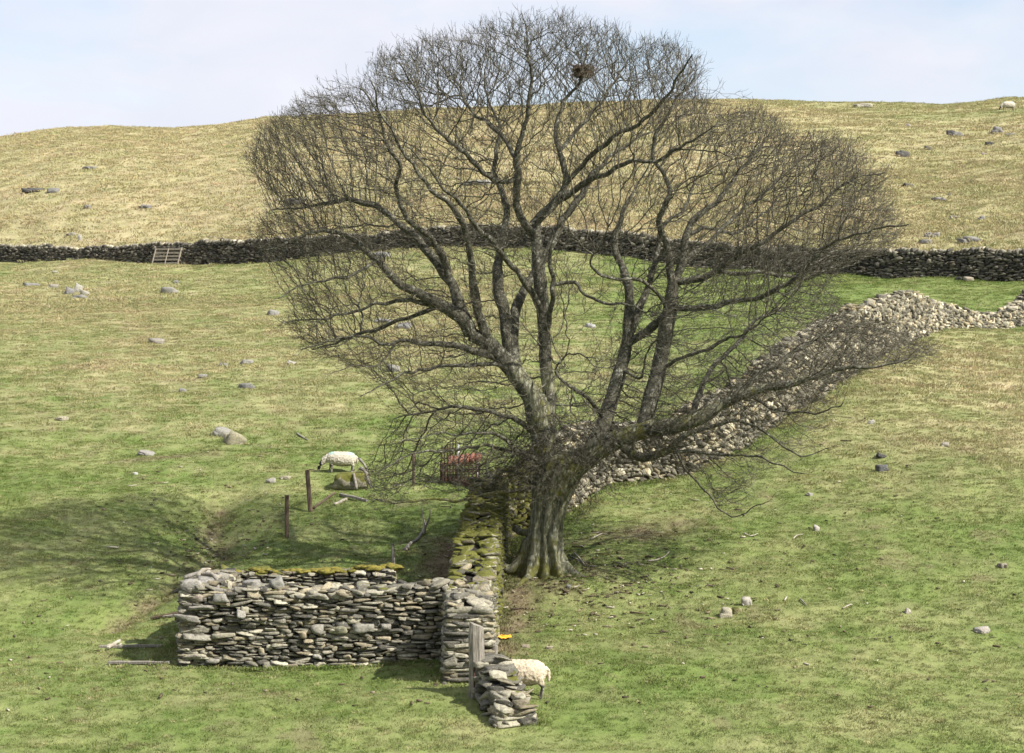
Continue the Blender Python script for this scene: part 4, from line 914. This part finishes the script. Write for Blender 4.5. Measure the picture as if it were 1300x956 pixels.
for a in [
 (283, 549, 24, 12, 'big pale boulder lying on open grass left of the grazing sheep, upper left half', (.36, .35, .30), 0, .2),
 (300, 557, 24, 15, 'lichened yellowish boulder abutting the big pale boulder left of the grazing sheep', (.38, .35, .24), 0, .45),
 (215, 369, 17, 11, 'rounded pale grey boulder below the wooden hurdle', (.34, .33, .28), 0, .1),
 (223, 358, 7, 5, 'small dark stone just above the rounded boulder below the hurdle', G2),
 (89, 370, 11, 9, 'dark speckled stone at the left side of the jagged rock cluster', G2, 0, .2),
 (99, 366, 10, 12, 'pointed upright pale stone in the jagged rock cluster', PALE, 0, .3),
 (108, 372, 12, 7, 'pale low stone at the right side of the jagged rock cluster', (.38, .36, .30), 0, .2),
 (101, 377, 14, 6, 'grey flat stone at the foot of the jagged rock cluster', G1),
 (68, 363, 12, 5, 'low pale stone a little left of the jagged rock cluster', (.36, .34, .27)),
 (40, 361, 18, 4, 'thin dark flat stone near the left edge below the dark wall', G2),
 (70, 345, 8, 3, 'tiny pale stone close below the dark wall at far left', PALE),
 (347, 397, 15, 8, 'small knobbly pale grey rock left of the drooping left branches', (.32, .31, .28), 0, .15),
 (313, 490, 15, 9, 'small grey mounded rock up the slope from the big pale boulder', G1),
 (257, 477, 12, 5, 'flat grey stone highest of the three in the mid left pasture', (.30, .29, .26)),
 (232, 496, 10, 7, 'small blunt grey stone leftmost of the three in the mid left pasture', G1),
 (80, 531, 14, 5, 'cream coloured stone alone in the far left pasture', (.44, .40, .30)),
 (284, 463, 11, 5, 'low grey stone left of a pair in dry grass', G1),
 (314, 459, 14, 6, 'low pale stone right of a pair in dry grass', (.36, .35, .31)),
 (370, 461, 10, 5, 'small whitish stone tilted in green grass left of the lowest left branches', PALE, 0, .4),
 (186, 575, 20, 5, 'flat whitish slab sunk in turf on the left slope', (.36, .34, .31), 0, .2),
 (172, 601, 6, 4, 'tiny white stone on the left slope above the tree shadow', (.5, .5, .46)),
 (200, 433, 16, 7, 'half buried stone in dry grass left of centre pasture', (.34, .31, .26)),
 (484, 324, 26, 10, 'long pale boulder just below the dark wall behind the left limbs', (.34, .33, .31)),
 (487, 407, 20, 6, 'flat pale rock seen through the drooping left limbs', (.33, .32, .30)),
 (514, 413, 17, 9, 'grey rock seen between the left limbs right of the flat pale rock', G1),
 (500, 468, 16, 9, 'grey boulder behind the lowest left limb', (.31, .30, .27)),
 (749, 413, 10, 6, 'small whitish stone in grass seen between the two main stems', (.44, .43, .42)),
 (345, 610, 10, 6, 'pale stone in the little earthy mound left of the fence posts', PALE, 0, -.3),
 (362, 606, 14, 5, 'low buff stone capping the little earthy mound left of the fence posts', (.38, .35, .25)),
 (44, 241, 20, 6, 'dark flat outcrop on the far left fell', DK),
 (68, 241, 15, 6, 'grey slab beside the dark outcrop on the far left fell', G1),
 (112, 213, 15, 4, 'thin grey slab highest on the far left fell', G2),
 (112, 262, 8, 5, 'small grey boulder midway down the far left fell', G1),
 (186, 262, 13, 5, 'bluish grey slab on the fell above the wooden hurdle', G2, 0, .1),
 (92, 297, 11, 4, 'flat grey stone just above the dark wall at left', G1),
 (101, 302, 5, 10, 'upright pale standing stone just above the dark wall at left', PALE),
 (376, 255, 22, 7, 'dark boulder on the fell behind the leftmost branches', DK),
 (606, 231, 30, 5, 'long pale slab on the fell behind the middle of the crown', (.36, .35, .32)),
 (1095, 134, 24, 6, 'low cream coloured rock on the skyline right of the tree', (.46, .43, .34)),
 (1147, 195, 16, 9, 'largest dark boulder on the upper right fell', DK, 0, .2),
 (1178, 188, 9, 5, 'small dark stone right of the largest dark boulder on the fell', DK),
 (1208, 169, 10, 7, 'dark half of a double boulder high on the right fell', DK),
 (1216, 170, 10, 6, 'grey half of a double boulder high on the right fell', G1, 0, .3),
 (1266, 165, 11, 9, 'pointed grey boulder high on the far right fell', G2),
 (1282, 171, 13, 4, 'flat grey stone right of the pointed boulder on the fell', G1),
 (1257, 182, 10, 4, 'thin dark ledge below the pointed boulder on the fell', DK),
 (1152, 235, 13, 4, 'dark flat ledge stone above the right end of the crown', DK),
 (1153, 159, 6, 4, 'small white stone high on the fell right of the crown', (.5, .5, .47)),
 (1249, 196, 7, 4, 'small pinkish stone on the far right fell', (.34, .29, .25)),
 (1192, 252, 17, 4, 'long low grey slab on the right fell above a green strip', (.30, .29, .27)),
 (1205, 246, 5, 3, 'tiny white stone on the green strip of the right fell', (.5, .5, .48)),
 (1210, 276, 8, 5, 'grey cobble left of the round one above the dark wall', G2),
 (1247, 277, 7, 8, 'round grey cobble standing clear above the dark wall at right', G1),
 (1179, 298, 8, 7, 'dark stone in a row just above the dark wall at right', G2),
 (1189, 298, 8, 6, 'pale stone in a row just above the dark wall at right', (.34, .32, .28)),
 (1175, 306, 14, 5, 'flat dark stone lowest of the row above the dark wall at right', G2),
 (1233, 303, 22, 7, 'broad flat grey slab just above the dark wall at right', (.30, .29, .27)),
 (1229, 354, 13, 6, 'buff stone at the foot of the dark wall at right', (.30, .26, .20)),
 (1217, 354, 9, 6, 'very dark stone at the foot of the dark wall at right', (.05, .05, .045)),
 (1120, 594, 15, 10, 'dark bluish boulder alone on the right pasture hump', (.10, .10, .10)),
 (1119, 578, 13, 4, 'thin dark stone edge uphill of the bluish boulder', DK, 0, .3),
 (1200, 564, 9, 5, 'small cream stone on the right pasture hump', (.46, .42, .36)),
 (1247, 800, 18, 8, 'broad pinkish white stone in the lower right grass', (.46, .42, .37)),
 (1273, 718, 11, 6, 'small buff stone at the right edge of the near pasture', (.34, .30, .24)),
 (1152, 776, 8, 7, 'small white chip of stone in the lower right grass', (.5, .46, .38), 0, .4),
 (922, 778, 14, 16, 'taller of two pale mossy stones in the near grass right of the tree', (.44, .40, .30), 0, .1, .05),
 (948, 763, 13, 14, 'uphill one of two pale stones in the near grass right of the tree', (.50, .47, .40), 0, -.2),
 (936, 775, 12, 10, 'mossy clod between two pale stones in the near grass', (.22, .20, .10), 0, 0, .3),
 (1036, 671, 7, 8, 'small upright white chip in the middle of the right pasture', (.50, .46, .40), 0, .3),
 (1028, 628, 8, 4, 'small pale stone below the drooping right branches', (.44, .42, .36)),
 (1106, 536, 7, 5, 'small white stone in dry grass under the right branch tips', (.5, .49, .44)),
 (697, 822, 9, 4, 'small buff stone in grass right of the orange sack', (.38, .33, .24)),
 (667, 820, 11, 4, 'flat buff stone nearest right of the orange sack', (.36, .31, .22)),
 (722, 745, 6, 5, 'small dark stone in shade right of the tree roots', G2),
]:
    rock(*a[:7], *(a[7:] if len(a) > 7 else ())) if len(a) > 6 else rock(*a)

# ------------------------------------------------------------------ small timber, posts, sticks
def tube_mesh(name, pts, ns=8, m=None, parent=None, rough=.0, cap=True, step=None, loc=None):
    q = cat([(*p_[:3], p_[3]) for p_ in pts], step or .08) if len(pts) > 2 else np.array(pts, float)
    co, f = tubes(q[None, :, :3], q[None, :, 3], ns)
    if rough:
        ctr = np.repeat(q[:, :3], ns, axis=0); n_ = np.array([mnoise.noise(Vector(c_*9)) for c_ in co]); co = ctr+(co-ctr)*(1+rough*n_[:, None])
    me = fastmesh(name, co-(np.array(loc) if loc is not None else 0), f, 4)
    bm = bmesh.new(); bm.from_mesh(me); bmesh.ops.holes_fill(bm, edges=[e for e in bm.edges if e.is_boundary], sides=0); bm.to_mesh(me); bm.free()
    return link(name, me, m, parent)
def boxrot(bm, c, size, M3=None, bev=.01):
    r_ = bmesh.ops.create_cube(bm, size=1)['verts']
    for v in r_:
        q = Vector((v.co.x*size[0], v.co.y*size[1], v.co.z*size[2])); v.co = (M3@q if M3 else q)+Vector(c)
    if bev: bmesh.ops.bevel(bm, geom=list({e for v in r_ for e in v.link_edges}), offset=bev, segments=1, affect='EDGES')
def bmobj(name, bm, m, parent=None, local=True, smooth=False):
    me = bpy.data.meshes.new(name); bm.to_mesh(me); bm.free(); return link(name, me, m, parent, smooth)
def post(px, ptop, pbase, wpx, label, m, lean=0., flat=1., parent=None, group=None, dY=0):
    h = hit(px, pbase); Y = h[1]; s_ = F/Y; H = (pbase-ptop)/s_; w_ = wpx/s_
    bm = bmesh.new(); r_ = random.Random(int(px)); n = 9
    rings_ = []
    for i in range(n):
        t = i/(n-1); z = -.25+(H+.25)*t; ring = []
        for k in range(8):
            a = k/8*2*math.pi+.39; rr = w_/2*(1+.08*mnoise.noise(Vector((k*3, z*3, px)))); zz = z
            if i >= n-2 and wpx > 12: zz -= (.30 if i == n-1 else .12)*w_*(1+math.cos(a))*(.6+.8*abs(mnoise.noise(Vector((k*5.1, px, 1))))); rr *= .86 if i == n-1 else 1
            elif i == n-1: zz += .16*w_*mnoise.noise(Vector((k*5.1, px, 1)))*3-abs(math.cos(a))*w_*.2
            ring.append(bm.verts.new((rr*math.cos(a)*1.08+lean*z, rr*math.sin(a)*flat, zz)))
        rings_.append(ring)
    for a, b in zip(rings_[:-1], rings_[1:]):
        for k in range(8): bm.faces.new((a[k], a[(k+1) % 8], b[(k+1) % 8], b[k]))
    bm.faces.new(rings_[-1]); bm.faces.new(rings_[0][::-1])
    o = bmobj('fence_post' if group else 'gate_post', bm, m); o.location = h+np.array([0, dY, 0]); tag(o, label, 'post', group); return o
FP = 'old fence posts on the left slope'
post(364, 628, 683, 5, 'shorter thin dark fence post on the bank left of the pair', M['darkwood'], .01, group=FP)
post(394, 596, 650, 5.5, 'taller dark fence post leaning slightly above the mossy stump', M['darkwood'], -.07, group=FP)
post(525, 576, 616, 3.5, 'thin dark stake left of the rusty red machine', M['darkwood'], 0, group=FP)
post(500, 690, 722, 4, 'slim pale stake behind the right end of the pen', M['greywood'], -.05, group=FP)
gp = post(605, 788, 886, 20, 'weathered grey slab gatepost standing against the wall end', M['greywood'], 0, .55, dY=-.0)
h = hit(605, 886)
st_o = tube_mesh('iron_bar', [(-.045, -.12, .05, .017), (-.04, -.125, .3, .017), (-.05, -.12, .62, .017)], 6, M['rust'], gp)
post(627, 818, 862, 9, 'short broken grey post between gatepost and wall stub', M['greywood'], .02, .7, dY=0)
def ground_stick(pts, r0, label, m, name='stick', cat_='stick', group=None, lift=.03, rough=.3, ns=6):
    q = []
    for i, p_ in enumerate(pts):
        h_ = hit(p_[0], p_[1]); up = p_[2] if len(p_) > 2 else 0
        q.append((h_[0], h_[1], h_[2]+lift+up, r0*(1-.45*i/(len(pts)-1))))
    loc = np.array(q[0][:3]); o = tube_mesh(name, q, ns, m, None, rough, loc=loc); o.location = loc; tag(o, label, cat_, group); return o
SG = 'fallen sticks in the grass'; PG = 'old timber lying on the ground'
def plank(p0, p1, wd, th, label, m, up=.03, name='plank', endlift=0):
    a = hit(*p0); b = hit(*p1); a[2] += up; b[2] += up+endlift; d = Vector(b-a); L_ = d.length; x = d.normalized(); y = Vector((0, 0, 1)).cross(x).normalized(); z = x.cross(y)
    bm = bmesh.new(); boxrot(bm, (0, 0, 0), (L_, wd, th), None, .008)
    bmesh.ops.subdivide_edges(bm, edges=[e for e in bm.edges if e.calc_length() > L_*.5], cuts=8)
    for v in bm.verts: v.co += Vector(mnoise.noise_vector(v.co*2+Vector((p0[0], 0, 0))))*.02
    o = bmobj(name, bm, m); o.matrix_world = Matrix.Translation((a+b)/2)@Matrix((x, y, z)).transposed().to_4x4(); tag(o, label, 'plank', PG); return o
plank((432, 630), (466, 638), .09, .07, 'grey plank lying on the bank below the mossy stump', M['greywood'], .05)
plank((424, 642), (440, 635), .08, .06, 'short pale board end left of the grey plank on the bank', M['palewood'])
plank((398, 647), (424, 628), .06, .05, 'reddish brown pole propped beside the taller fence post', M['darkwood'], .04)
plank((138, 844), (216, 844), .09, .06, 'long grey plank lowest on the grass left of the pen', M['greywood'], .04)
plank((126, 823), (206, 822), .07, .06, 'long thin dark pole on the grass in the pen shadow', M['greywood'], .03)
plank((137, 827), (153, 818), .06, .05, 'short pale splintered board across the thin pole left of the pen', M['palewood'], .08)
plank((192, 788), (228, 781), .10, .05, 'brown board poking out behind the left end of the pen', M['darkwood'], .05)
plank((205, 784), (222, 783), .16, .05, 'whitish board by the rear left corner of the pen', M['palewood'], .03)
ground_stick([(136, 822), (143, 820), (150, 822), (154, 819)], .03, 'pale broken branch piece lying left of the pen', M['palewood'], group=SG)
ground_stick([(515, 700), (521, 692), (530, 686), (537, 678, .05), (540, 672, .15)], .055, 'crooked dead grey branch propped behind the pen with two upright prongs', M['greywood'], name='dead_branch', cat_='branch')
db = bpy.data.objects['dead_branch']; h = hit(536, 680)
for dx, top, k in ((-.02, .78, 0), (.20, .70, 1)):
    q = [(h[0]+.05, h[1], h[2]+.05, .032), (h[0]+.06+dx*.3, h[1], h[2]+.3, .028), (h[0]+.04+dx*.8, h[1], h[2]+.5, .022), (h[0]+dx*1.1, h[1], h[2]+top, .012)]
    tube_mesh('prong', q, 6, M['palewood'] if k == 0 else M['greywood'], db, .3, loc=db.location)
ground_stick([(729, 704), (736, 711), (743, 720)], .028, 'pale stick beside the right root flare of the tree', M['palewood'], group=SG)
ground_stick([(724, 708), (735, 713), (748, 716)], .022, 'thinner brownish stick crossing the pale one by the roots', M['greywood'], group=SG)
ground_stick([(822, 714), (833, 713), (844, 708), (850, 702)], .025, 'longest bleached stick on the grass right of the tree', M['palewood'], group=SG)
ground_stick([(750, 686), (758, 682), (766, 679), (772, 681)], .020, 'thin pale stick uphill right of the trunk', M['palewood'], group=SG)
ground_stick([(783, 716), (791, 718), (797, 722)], .018, 'small grey stick left of the longest bleached stick', M['greywood'], group=SG)
ground_stick([(945, 679), (953, 682), (962, 679)], .020, 'white stick near the middle of the right pasture', M['palewood'], group=SG)
ground_stick([(1007, 686), (1012, 681), (1019, 680)], .018, 'thin curved white stick right of middle pasture', M['palewood'], group=SG)
ground_stick([(1070, 774), (1077, 771), (1082, 770)], .022, 'short bone white stick in the lower right pasture', M['palewood'], group=SG)
ground_stick([(1016, 762), (1020, 766), (1024, 770)], .020, 'short dark tipped stick slanting in the lower right pasture', M['greywood'], group=SG)
ground_stick([(996, 764), (999, 759)], .022, 'stubby pale stick upright looking in the lower right pasture', M['palewood'], group=SG)
ground_stick([(377, 552), (384, 556), (391, 560)], .035, 'grey weathered stick above the grazing sheep', M['greywood'], group=SG)
# gnarled pale root lying over the pen corner
q = [P(238, 733, 40.6), P(252, 728, 40.7), P(268, 729, 40.6), P(276, 738, 40.3), P(277, 748, 40.0), P(281, 757, 39.6)]
o = tube_mesh('dead_root', [(*q[i], [.02, .035, .045, .035, .03, .015][i]) for i in range(6)], 8, M['greywood'], None, .6, loc=q[2]); o.location = q[2]; tag(o, 'bleached gnarled root draped over the left corner of the pen', 'root')
q = [P(250, 732, 40.7), P(258, 724, 40.7), P(268, 722, 40.7)]
tube_mesh('side_root', [(*q[0], .06), (*q[1], .05), (*q[2], .015)], 7, M['palewood'], o, .5, loc=o.location)

# ------------------------------------------------------------------ wooden hurdle against the far wall
u0 = (217-650)/F; Yh = ywall(u0); hw_, hh_ = 46/(F/Yh), 20/(F/Yh)
xb = u0*Yh-.55*.92+.25; Yh -= .84*.92; hur = empty('wooden_hurdle', (xb, Yh, zg(xb, Yh)), math.atan2(-.55, .84)); tag(hur, 'pale wooden slatted hurdle leaning against the dark wall on the left', 'hurdle')
lean = .26
for i in range(5):
    bm = bmesh.new(); z = .10+i*(hh_-.12)/4+random.uniform(-.03, .03); boxrot(bm, (.10*z+random.uniform(-.05, .05), lean*z, z), (hw_*random.uniform(.96, 1.02), .03, .13), Matrix.Rotation(random.uniform(-.025, .025), 3, 'Y'), .004); bmobj('slat', bm, M['hurdlewood'], hur)
for i in range(3):
    bm = bmesh.new(); Mx = Matrix.Rotation(-math.atan(lean), 3, 'X')@Matrix.Rotation(.10, 3, 'Y'); x = (i-1)*(hw_/2-.06)
    boxrot(bm, (x+.05*hh_, lean*hh_/2-.045, hh_/2), (.10 if i != 1 else .07, .04, hh_*1.08), Mx); bmobj('upright', bm, M['hurdlewood'], hur)

# ------------------------------------------------------------------ rusty red machine
h = hit(584, 611); s_ = F/h[1]; mc = empty('farm_machine', h, .12); tag(mc, 'rusty red farm implement with upright tines parked behind the field wall', 'farm machine')
W = 46/s_; H1 = 24/s_
bm = bmesh.new()
for x in (-W/2, W/2):
    for y in (-.35, .35): boxrot(bm, (x, y, H1/2), (.06, .06, H1))
for z in (.06, H1*.55, H1-.06):
    for y in (-.35, .35): boxrot(bm, (0, y, z), (W, .05, .045))
    for x in (-W/2, W/2): boxrot(bm, (x, 0, z+.003), (.05, .7, .045))
bmobj('frame', bm, M['rust'], mc)
for i in range(9):
    bm = bmesh.new(); x = -W/2+.08+i*(W-.16)/8; boxrot(bm, (x, -.385, H1*.45), (.045, .03, H1*.85)); bmobj('bar', bm, M['rust'], mc)
for i in range(6):
    x = -W*.32+i*W*.155; o = tube_mesh('drum', [(x-.02, -.42, H1-.02+.02*i, .08), (x+.06, .0, H1+.06+.02*i, .095), (x+.10, .4, H1+.10+.02*i, .085)], 10, M['redpaint'], mc)
for i in range(7):
    x = -W/2+.02+i*.085; hgt = (18+(i in (3, 4, 5))*9+random.uniform(-3, 3))/s_+H1; bm = bmesh.new(); boxrot(bm, (x, .3, hgt/2), (.03, .03, hgt)); bmobj('tine', bm, M['rust'], mc)
for x, hgt in ((-W*.02, 47/s_), (W*.5, 35/s_)):
    bm = bmesh.new(); boxrot(bm, (x, .26, hgt/2), (.06, .05, hgt)); bmobj('pale_rod', bm, M['white'], mc)
for z in (H1+.1, H1+.38):
    bm = bmesh.new(); boxrot(bm, (-W*.28, .3, z), (W*.42, .035, .035)); bmobj('cross_bar', bm, M['rust'], mc)
plank((562, 609), (598, 620), .14, .12, 'rust red beam lying on the ground in front of the red machine', M['rust'], .08)

# ------------------------------------------------------------------ mossy stump
h = hit(446, 619); s_ = F/h[1]; su = empty('mossy_stump', h); tag(su, 'squat moss covered stump just below the grazing sheep', 'stump')
bm = bmesh.new(); bmesh.ops.create_cube(bm, size=1); bmesh.ops.subdivide_edges(bm, edges=bm.edges[:], cuts=9, use_grid_fill=True)
for v in bm.verts:
    q = v.co*2; nr = (abs(q.x)**5+abs(q.y)**5+abs(q.z)**5)**.2; q = q/nr; q = q*(1+.16*mnoise.noise(q*1.5)+.10*mnoise.noise(q*4))
    v.co = Vector((q.x*19/s_*(1.1-.12*q.z), q.y*.38, (q.z*.5+.42)*21/s_))
at_ = bmobj('stump_body', bm, M['stone'], su, smooth=True); me = at_.data; n = len(me.vertices)
a = me.attributes.new('tint', 'FLOAT_COLOR', 'POINT'); a.data.foreach_set('color', np.tile([.25, .23, .17, 1], (n, 1)).astype(np.float32).ravel())
a = me.attributes.new('moss', 'FLOAT', 'POINT'); a.data.foreach_set('value', np.full(n, .46, np.float32))
for pts in ([(.25, -.1, .60, .05), (.42, -.12, .50, .055), (.52, -.2, .22, .05), (.62, -.3, .02, .04)], [(.30, .1, .75, .03), (.22, .12, .85, .03), (.38, .0, .70, .04), (.50, -.1, .45, .03)], [(.10, -.35, .45, .04), (.16, -.44, .2, .05), (.2, -.5, .0, .04)]):
    tube_mesh('root', pts, 7, M['greywood'], su, .6)
# ------------------------------------------------------------------ orange sack
h = hit(634, 811); s_ = F/h[1]; bm = bmesh.new(); bmesh.ops.create_grid(bm, x_segments=26, y_segments=14, size=.5)
for v in bm.verts:
    x, y = v.co.x, v.co.y; wdt = 1 if x < 0 else 1-1.1*x
    v.co = Vector((x*30/s_, y*.5*wdt, .05+.16*max(0, 1-abs(x+.28)*3.4)*(1-abs(y)*1.2)+.035*mnoise.noise(Vector((x*7, y*6, 2)))+.02*math.sin(x*30+y*9)*(.5-abs(y))))
bmesh.ops.solidify(bm, geom=bm.faces[:], thickness=.006); o = bmobj('plastic_sack', bm, M['orange'], smooth=True); o.location = h; o.rotation_euler = (0, 0, .15); tag(o, 'crumpled orange plastic sack on the grass right of the gatepost', 'sack')
# ------------------------------------------------------------------ nest
nc = P(740, 88, 46.6); nest = empty('bird_nest', nc); tag(nest, 'dark twiggy bird nest high in the top of the crown', 'nest')
r = np.random.default_rng(4); n = 240; th = r.uniform(0, 2*math.pi, n); ph = r.uniform(-1.3, .35, n); c0 = np.stack([.24*np.cos(th)*np.cos(ph), .22*np.sin(th)*np.cos(ph), .20*np.sin(ph)], -1)*r.uniform(.7, 1.1, (n, 1))
tg = np.stack([-np.sin(th), np.cos(th), r.normal(0, .35, n)], -1)+r.normal(0, .25, (n, 3)); ln_ = r.uniform(.08, .2, n)[:, None]
PP = np.stack([c0-tg*ln_, c0+r.normal(0, .01, (n, 3)), c0+tg*ln_], 1); co, f = tubes(PP, np.full((n, 3), .008), 4)
link('nest_twigs', fastmesh('nest_twigs', co, f, 4, {'moss': np.zeros(len(co))}), simple('nest_twig', (.07, .05, .036), (.17, .115, .08)), nest)

# ------------------------------------------------------------------ sheep
def wool_mat():
    m, t, b = mat('sheep_coat'); c = attr(t, 'coat').outputs['Color']
    f = ramp(t, noise(t, 28, 5, .7), [(.3, .72), (.65, 1.12)]); t.links.new(mix(t, 1, c, f, 'MULTIPLY'), b.inputs['Base Color'])
    bump(t, b, noise(t, 40, 5, .7), 1.0, .03); b.inputs['Roughness'].default_value = 1; return m
WM = wool_mat()
def make_sheep(seed, wool=(.47, .43, .35), mark=(.18, .42, .44), graze=True):
    """1.15 m long, head towards -x"""
    r_ = random.Random(seed); bm = bmesh.new()
    def loft(pts, ns=20):
        # pts: (x,y,z, ry, rz) rings along a path
        P_ = [Vector(p_[:3]) for p_ in pts]; rings_ = []
        for i, p_ in enumerate(pts):
            d = (P_[min(i+1, len(P_)-1)]-P_[max(i-1, 0)]).normalized(); sd_ = Vector((0, 1, 0)); upv = d.cross(sd_).normalized()
            if upv.z < 0 and abs(d.z) < .9: upv = -upv
            rings_.append([bm.verts.new(P_[i]+sd_*p_[3]*math.cos(a/ns*2*math.pi)+upv*p_[4]*math.sin(a/ns*2*math.pi)) for a in range(ns)])
        for a, b in zip(rings_[:-1], rings_[1:]):
            for k in range(ns): bm.faces.new((a[k], a[(k+1) % ns], b[(k+1) % ns], b[k]))
        bm.faces.new(rings_[0][::-1]); bm.faces.new(rings_[-1])
    loft([(-.47, 0, .55, .03, .04), (-.44, 0, .54, .13, .15), (-.36, 0, .53, .18, .21), (-.22, 0, .51, .225, .25), (0, 0, .49, .255, .27), (.2, 0, .50, .255, .265), (.35, 0, .52, .225, .24), (.45, 0, .54, .15, .16), (.50, 0, .54, .06, .07)])
    loft([(-.36, 0, .55, .12, .14), (-.46, 0, .50, .11, .13), (-.55, 0, .41, .095, .11), (-.62, 0, .32, .08, .085), (-.655, 0, .27, .065, .07)])
    loft([(-.62, 0, .33, .05, .06), (-.66, 0, .27, .068, .075), (-.695, 0, .19, .058, .062), (-.72, 0, .10, .042, .045), (-.735, 0, .055, .034, .032), (-.74, 0, .035, .018, .018)], 14)
    for sy in (1, -1):
        bm_v = [(-.645, sy*.055, .29, .022, .02), (-.64, sy*.10, .285, .034, .014), (-.632, sy*.15, .27, .02, .008)]
        rings_ = []
        for p_ in bm_v: rings_.append([bm.verts.new(Vector((p_[0]+p_[3]*math.cos(a/8*2*math.pi), p_[1], p_[2]+p_[4]*math.sin(a/8*2*math.pi)))) for a in range(8)])
        for a, b in zip(rings_[:-1], rings_[1:]):
            for k in range(8): bm.faces.new((a[k], a[(k+1) % 8], b[(k+1) % 8], b[k]))
        bm.faces.new(rings_[0][::-1]); bm.faces.new(rings_[-1])
        fo = r_.uniform(-.05, .05)*sy
        loft([(-.30, sy*.12, .46, .06, .08), (-.30+fo, sy*.12, .33, .045, .055), (-.30+fo*1.4, sy*.12, .22, .028, .033), (-.31+fo*1.6, sy*.12, .10, .021, .024), (-.31+fo*1.6, sy*.12, .03, .027, .03), (-.325+fo*1.6, sy*.12, .0, .03, .038)], 12)
        ho = -r_.uniform(-.05, .06)*sy
        loft([(.33, sy*.12, .48, .08, .12), (.34+ho, sy*.125, .36, .06, .085), (.40+ho, sy*.125, .25, .032, .042), (.385+ho, sy*.125, .14, .022, .027), (.365+ho, sy*.125, .04, .026, .03), (.35+ho, sy*.125, .0, .03, .038)], 12)
    loft([(.47, 0, .62, .05, .04), (.53, 0, .56, .045, .04), (.545, 0, .42, .04, .035), (.535, 0, .32, .02, .02)], 10)
    me = bpy.data.meshes.new('sheep'); bm.to_mesh(me); bm.free(); o = link('sheep', me, WM)
    md_ = o.modifiers.new('r', 'REMESH'); md_.mode = 'VOXEL'; md_.voxel_size = .013; s2 = o.modifiers.new('s', 'SMOOTH'); s2.iterations = 5
    dg_ = bpy.context.evaluated_depsgraph_get(); dg_.update(); nm_ = bpy.data.meshes.new_from_object(o.evaluated_get(dg_)); o.modifiers.clear(); o.data = nm_; nm_.name = 'sheep'
    n_ = len(nm_.vertices); v = np.zeros(n_*3, np.float32); nm_.vertices.foreach_get('co', v); v = v.reshape(-1, 3)
    woolm = ss(.27, .33, v[:, 2])*ss(-.655, -.60, v[:, 0]+.25*(v[:, 2]-.3)); nn_ = np.array([mnoise.noise(Vector(q)*16+Vector((seed, 0, 0)))+.6*mnoise.noise(Vector(q)*24) for q in v])
    nrm = np.zeros(n_*3, np.float32); nm_.vertices.foreach_get('normal', nrm); nrm = nrm.reshape(-1, 3); v = v+nrm*(woolm*nn_*.014)[:, None]
    nm_.vertices.foreach_set('co', v.ravel()); nm_.update()
    col = np.array(wool)+np.zeros((n_, 3)); lowd = np.clip(nn_, -.5, .5)[:, None]; col = col*(1+.25*lowd)
    legm = (1-ss(.26, .32, v[:, 2]))[:, None]; leg = np.where((nn_ > .05)[:, None], [.10, .09, .08], [.34, .31, .27]); col = col*(1-legm)+leg*legm
    hd = ss(-.60, -.64, v[:, 0]+.25*(v[:, 2]-.3))[:, None]; face = np.where((v[:, 2] < .075)[:, None], [.42, .40, .37], [.022, .02, .02]); col = col*(1-hd)+face*hd
    if mark is not None:
        mk = (ss(.66, .72, v[:, 2]+nn_*.03)*ss(.20, .28, v[:, 0]))+.8*ss(.62, .70, v[:, 2]+nn_*.03)*ss(-.20, -.26, v[:, 0])*ss(-.46, -.40, v[:, 0]); mk = np.clip(mk*(nn_ > -.25), 0, .55)[:, None]; col = col*(1-mk)+np.array(mark)*mk
    a_ = nm_.attributes.new('coat', 'FLOAT_COLOR', 'POINT'); a_.data.foreach_set('color', np.concatenate([col, np.ones((n_, 1))], 1).astype(np.float32).ravel())
    nm_.polygons.foreach_set('use_smooth', np.ones(len(nm_.polygons), bool))
    # small glossy eyes
    for sy in (1, -1):
        bm2 = bmesh.new(); bmesh.ops.create_uvsphere(bm2, u_segments=10, v_segments=6, radius=.011, matrix=Matrix.Translation((-.685, sy*.056, .235))); bmobj('eye', bm2, EYE, o, smooth=True)
    return o
EYE = simple('eye_black', (.03, .02, .01), (.06, .04, .02), 5, rough=.2)
SH = 'sheep grazing on the slopes'
s1 = make_sheep(3); h = hit(432, 600); s1.location = (h[0], h[1], h[2]-.01); s1.rotation_euler = (0, .05, .12); s1.scale = (.93, .93, .86)
tag(s1, 'black faced sheep with blue marks grazing in front of the mossy stump', 'sheep', SH)
def dup(o, loc, rz, sc_):
    c_ = o.copy(); C.objects.link(c_); c_.location = loc; c_.rotation_euler = (0, 0, rz); c_.scale = (sc_,)*3
    for e_ in o.children:
        k_ = e_.copy(); C.objects.link(k_); k_.parent = c_
    return c_
h = hit(1280, 141); s2 = dup(s1, h, .1, 1.3); tag(s2, 'tiny pale sheep grazing on the skyline at far right', 'sheep', SH)
s3 = make_sheep(9, (.54, .46, .34), None); x3 = P(661, 880, 36.7)[0]; s3.location = (x3, 36.7, zg(x3, 36.7)-.01); s3.rotation_euler = (0, 0, -.15); s3.scale = (1.02, 1.02, .97)
tag(s3, 'cream sheep grazing behind the low wall stub at the bottom', 'sheep', SH)
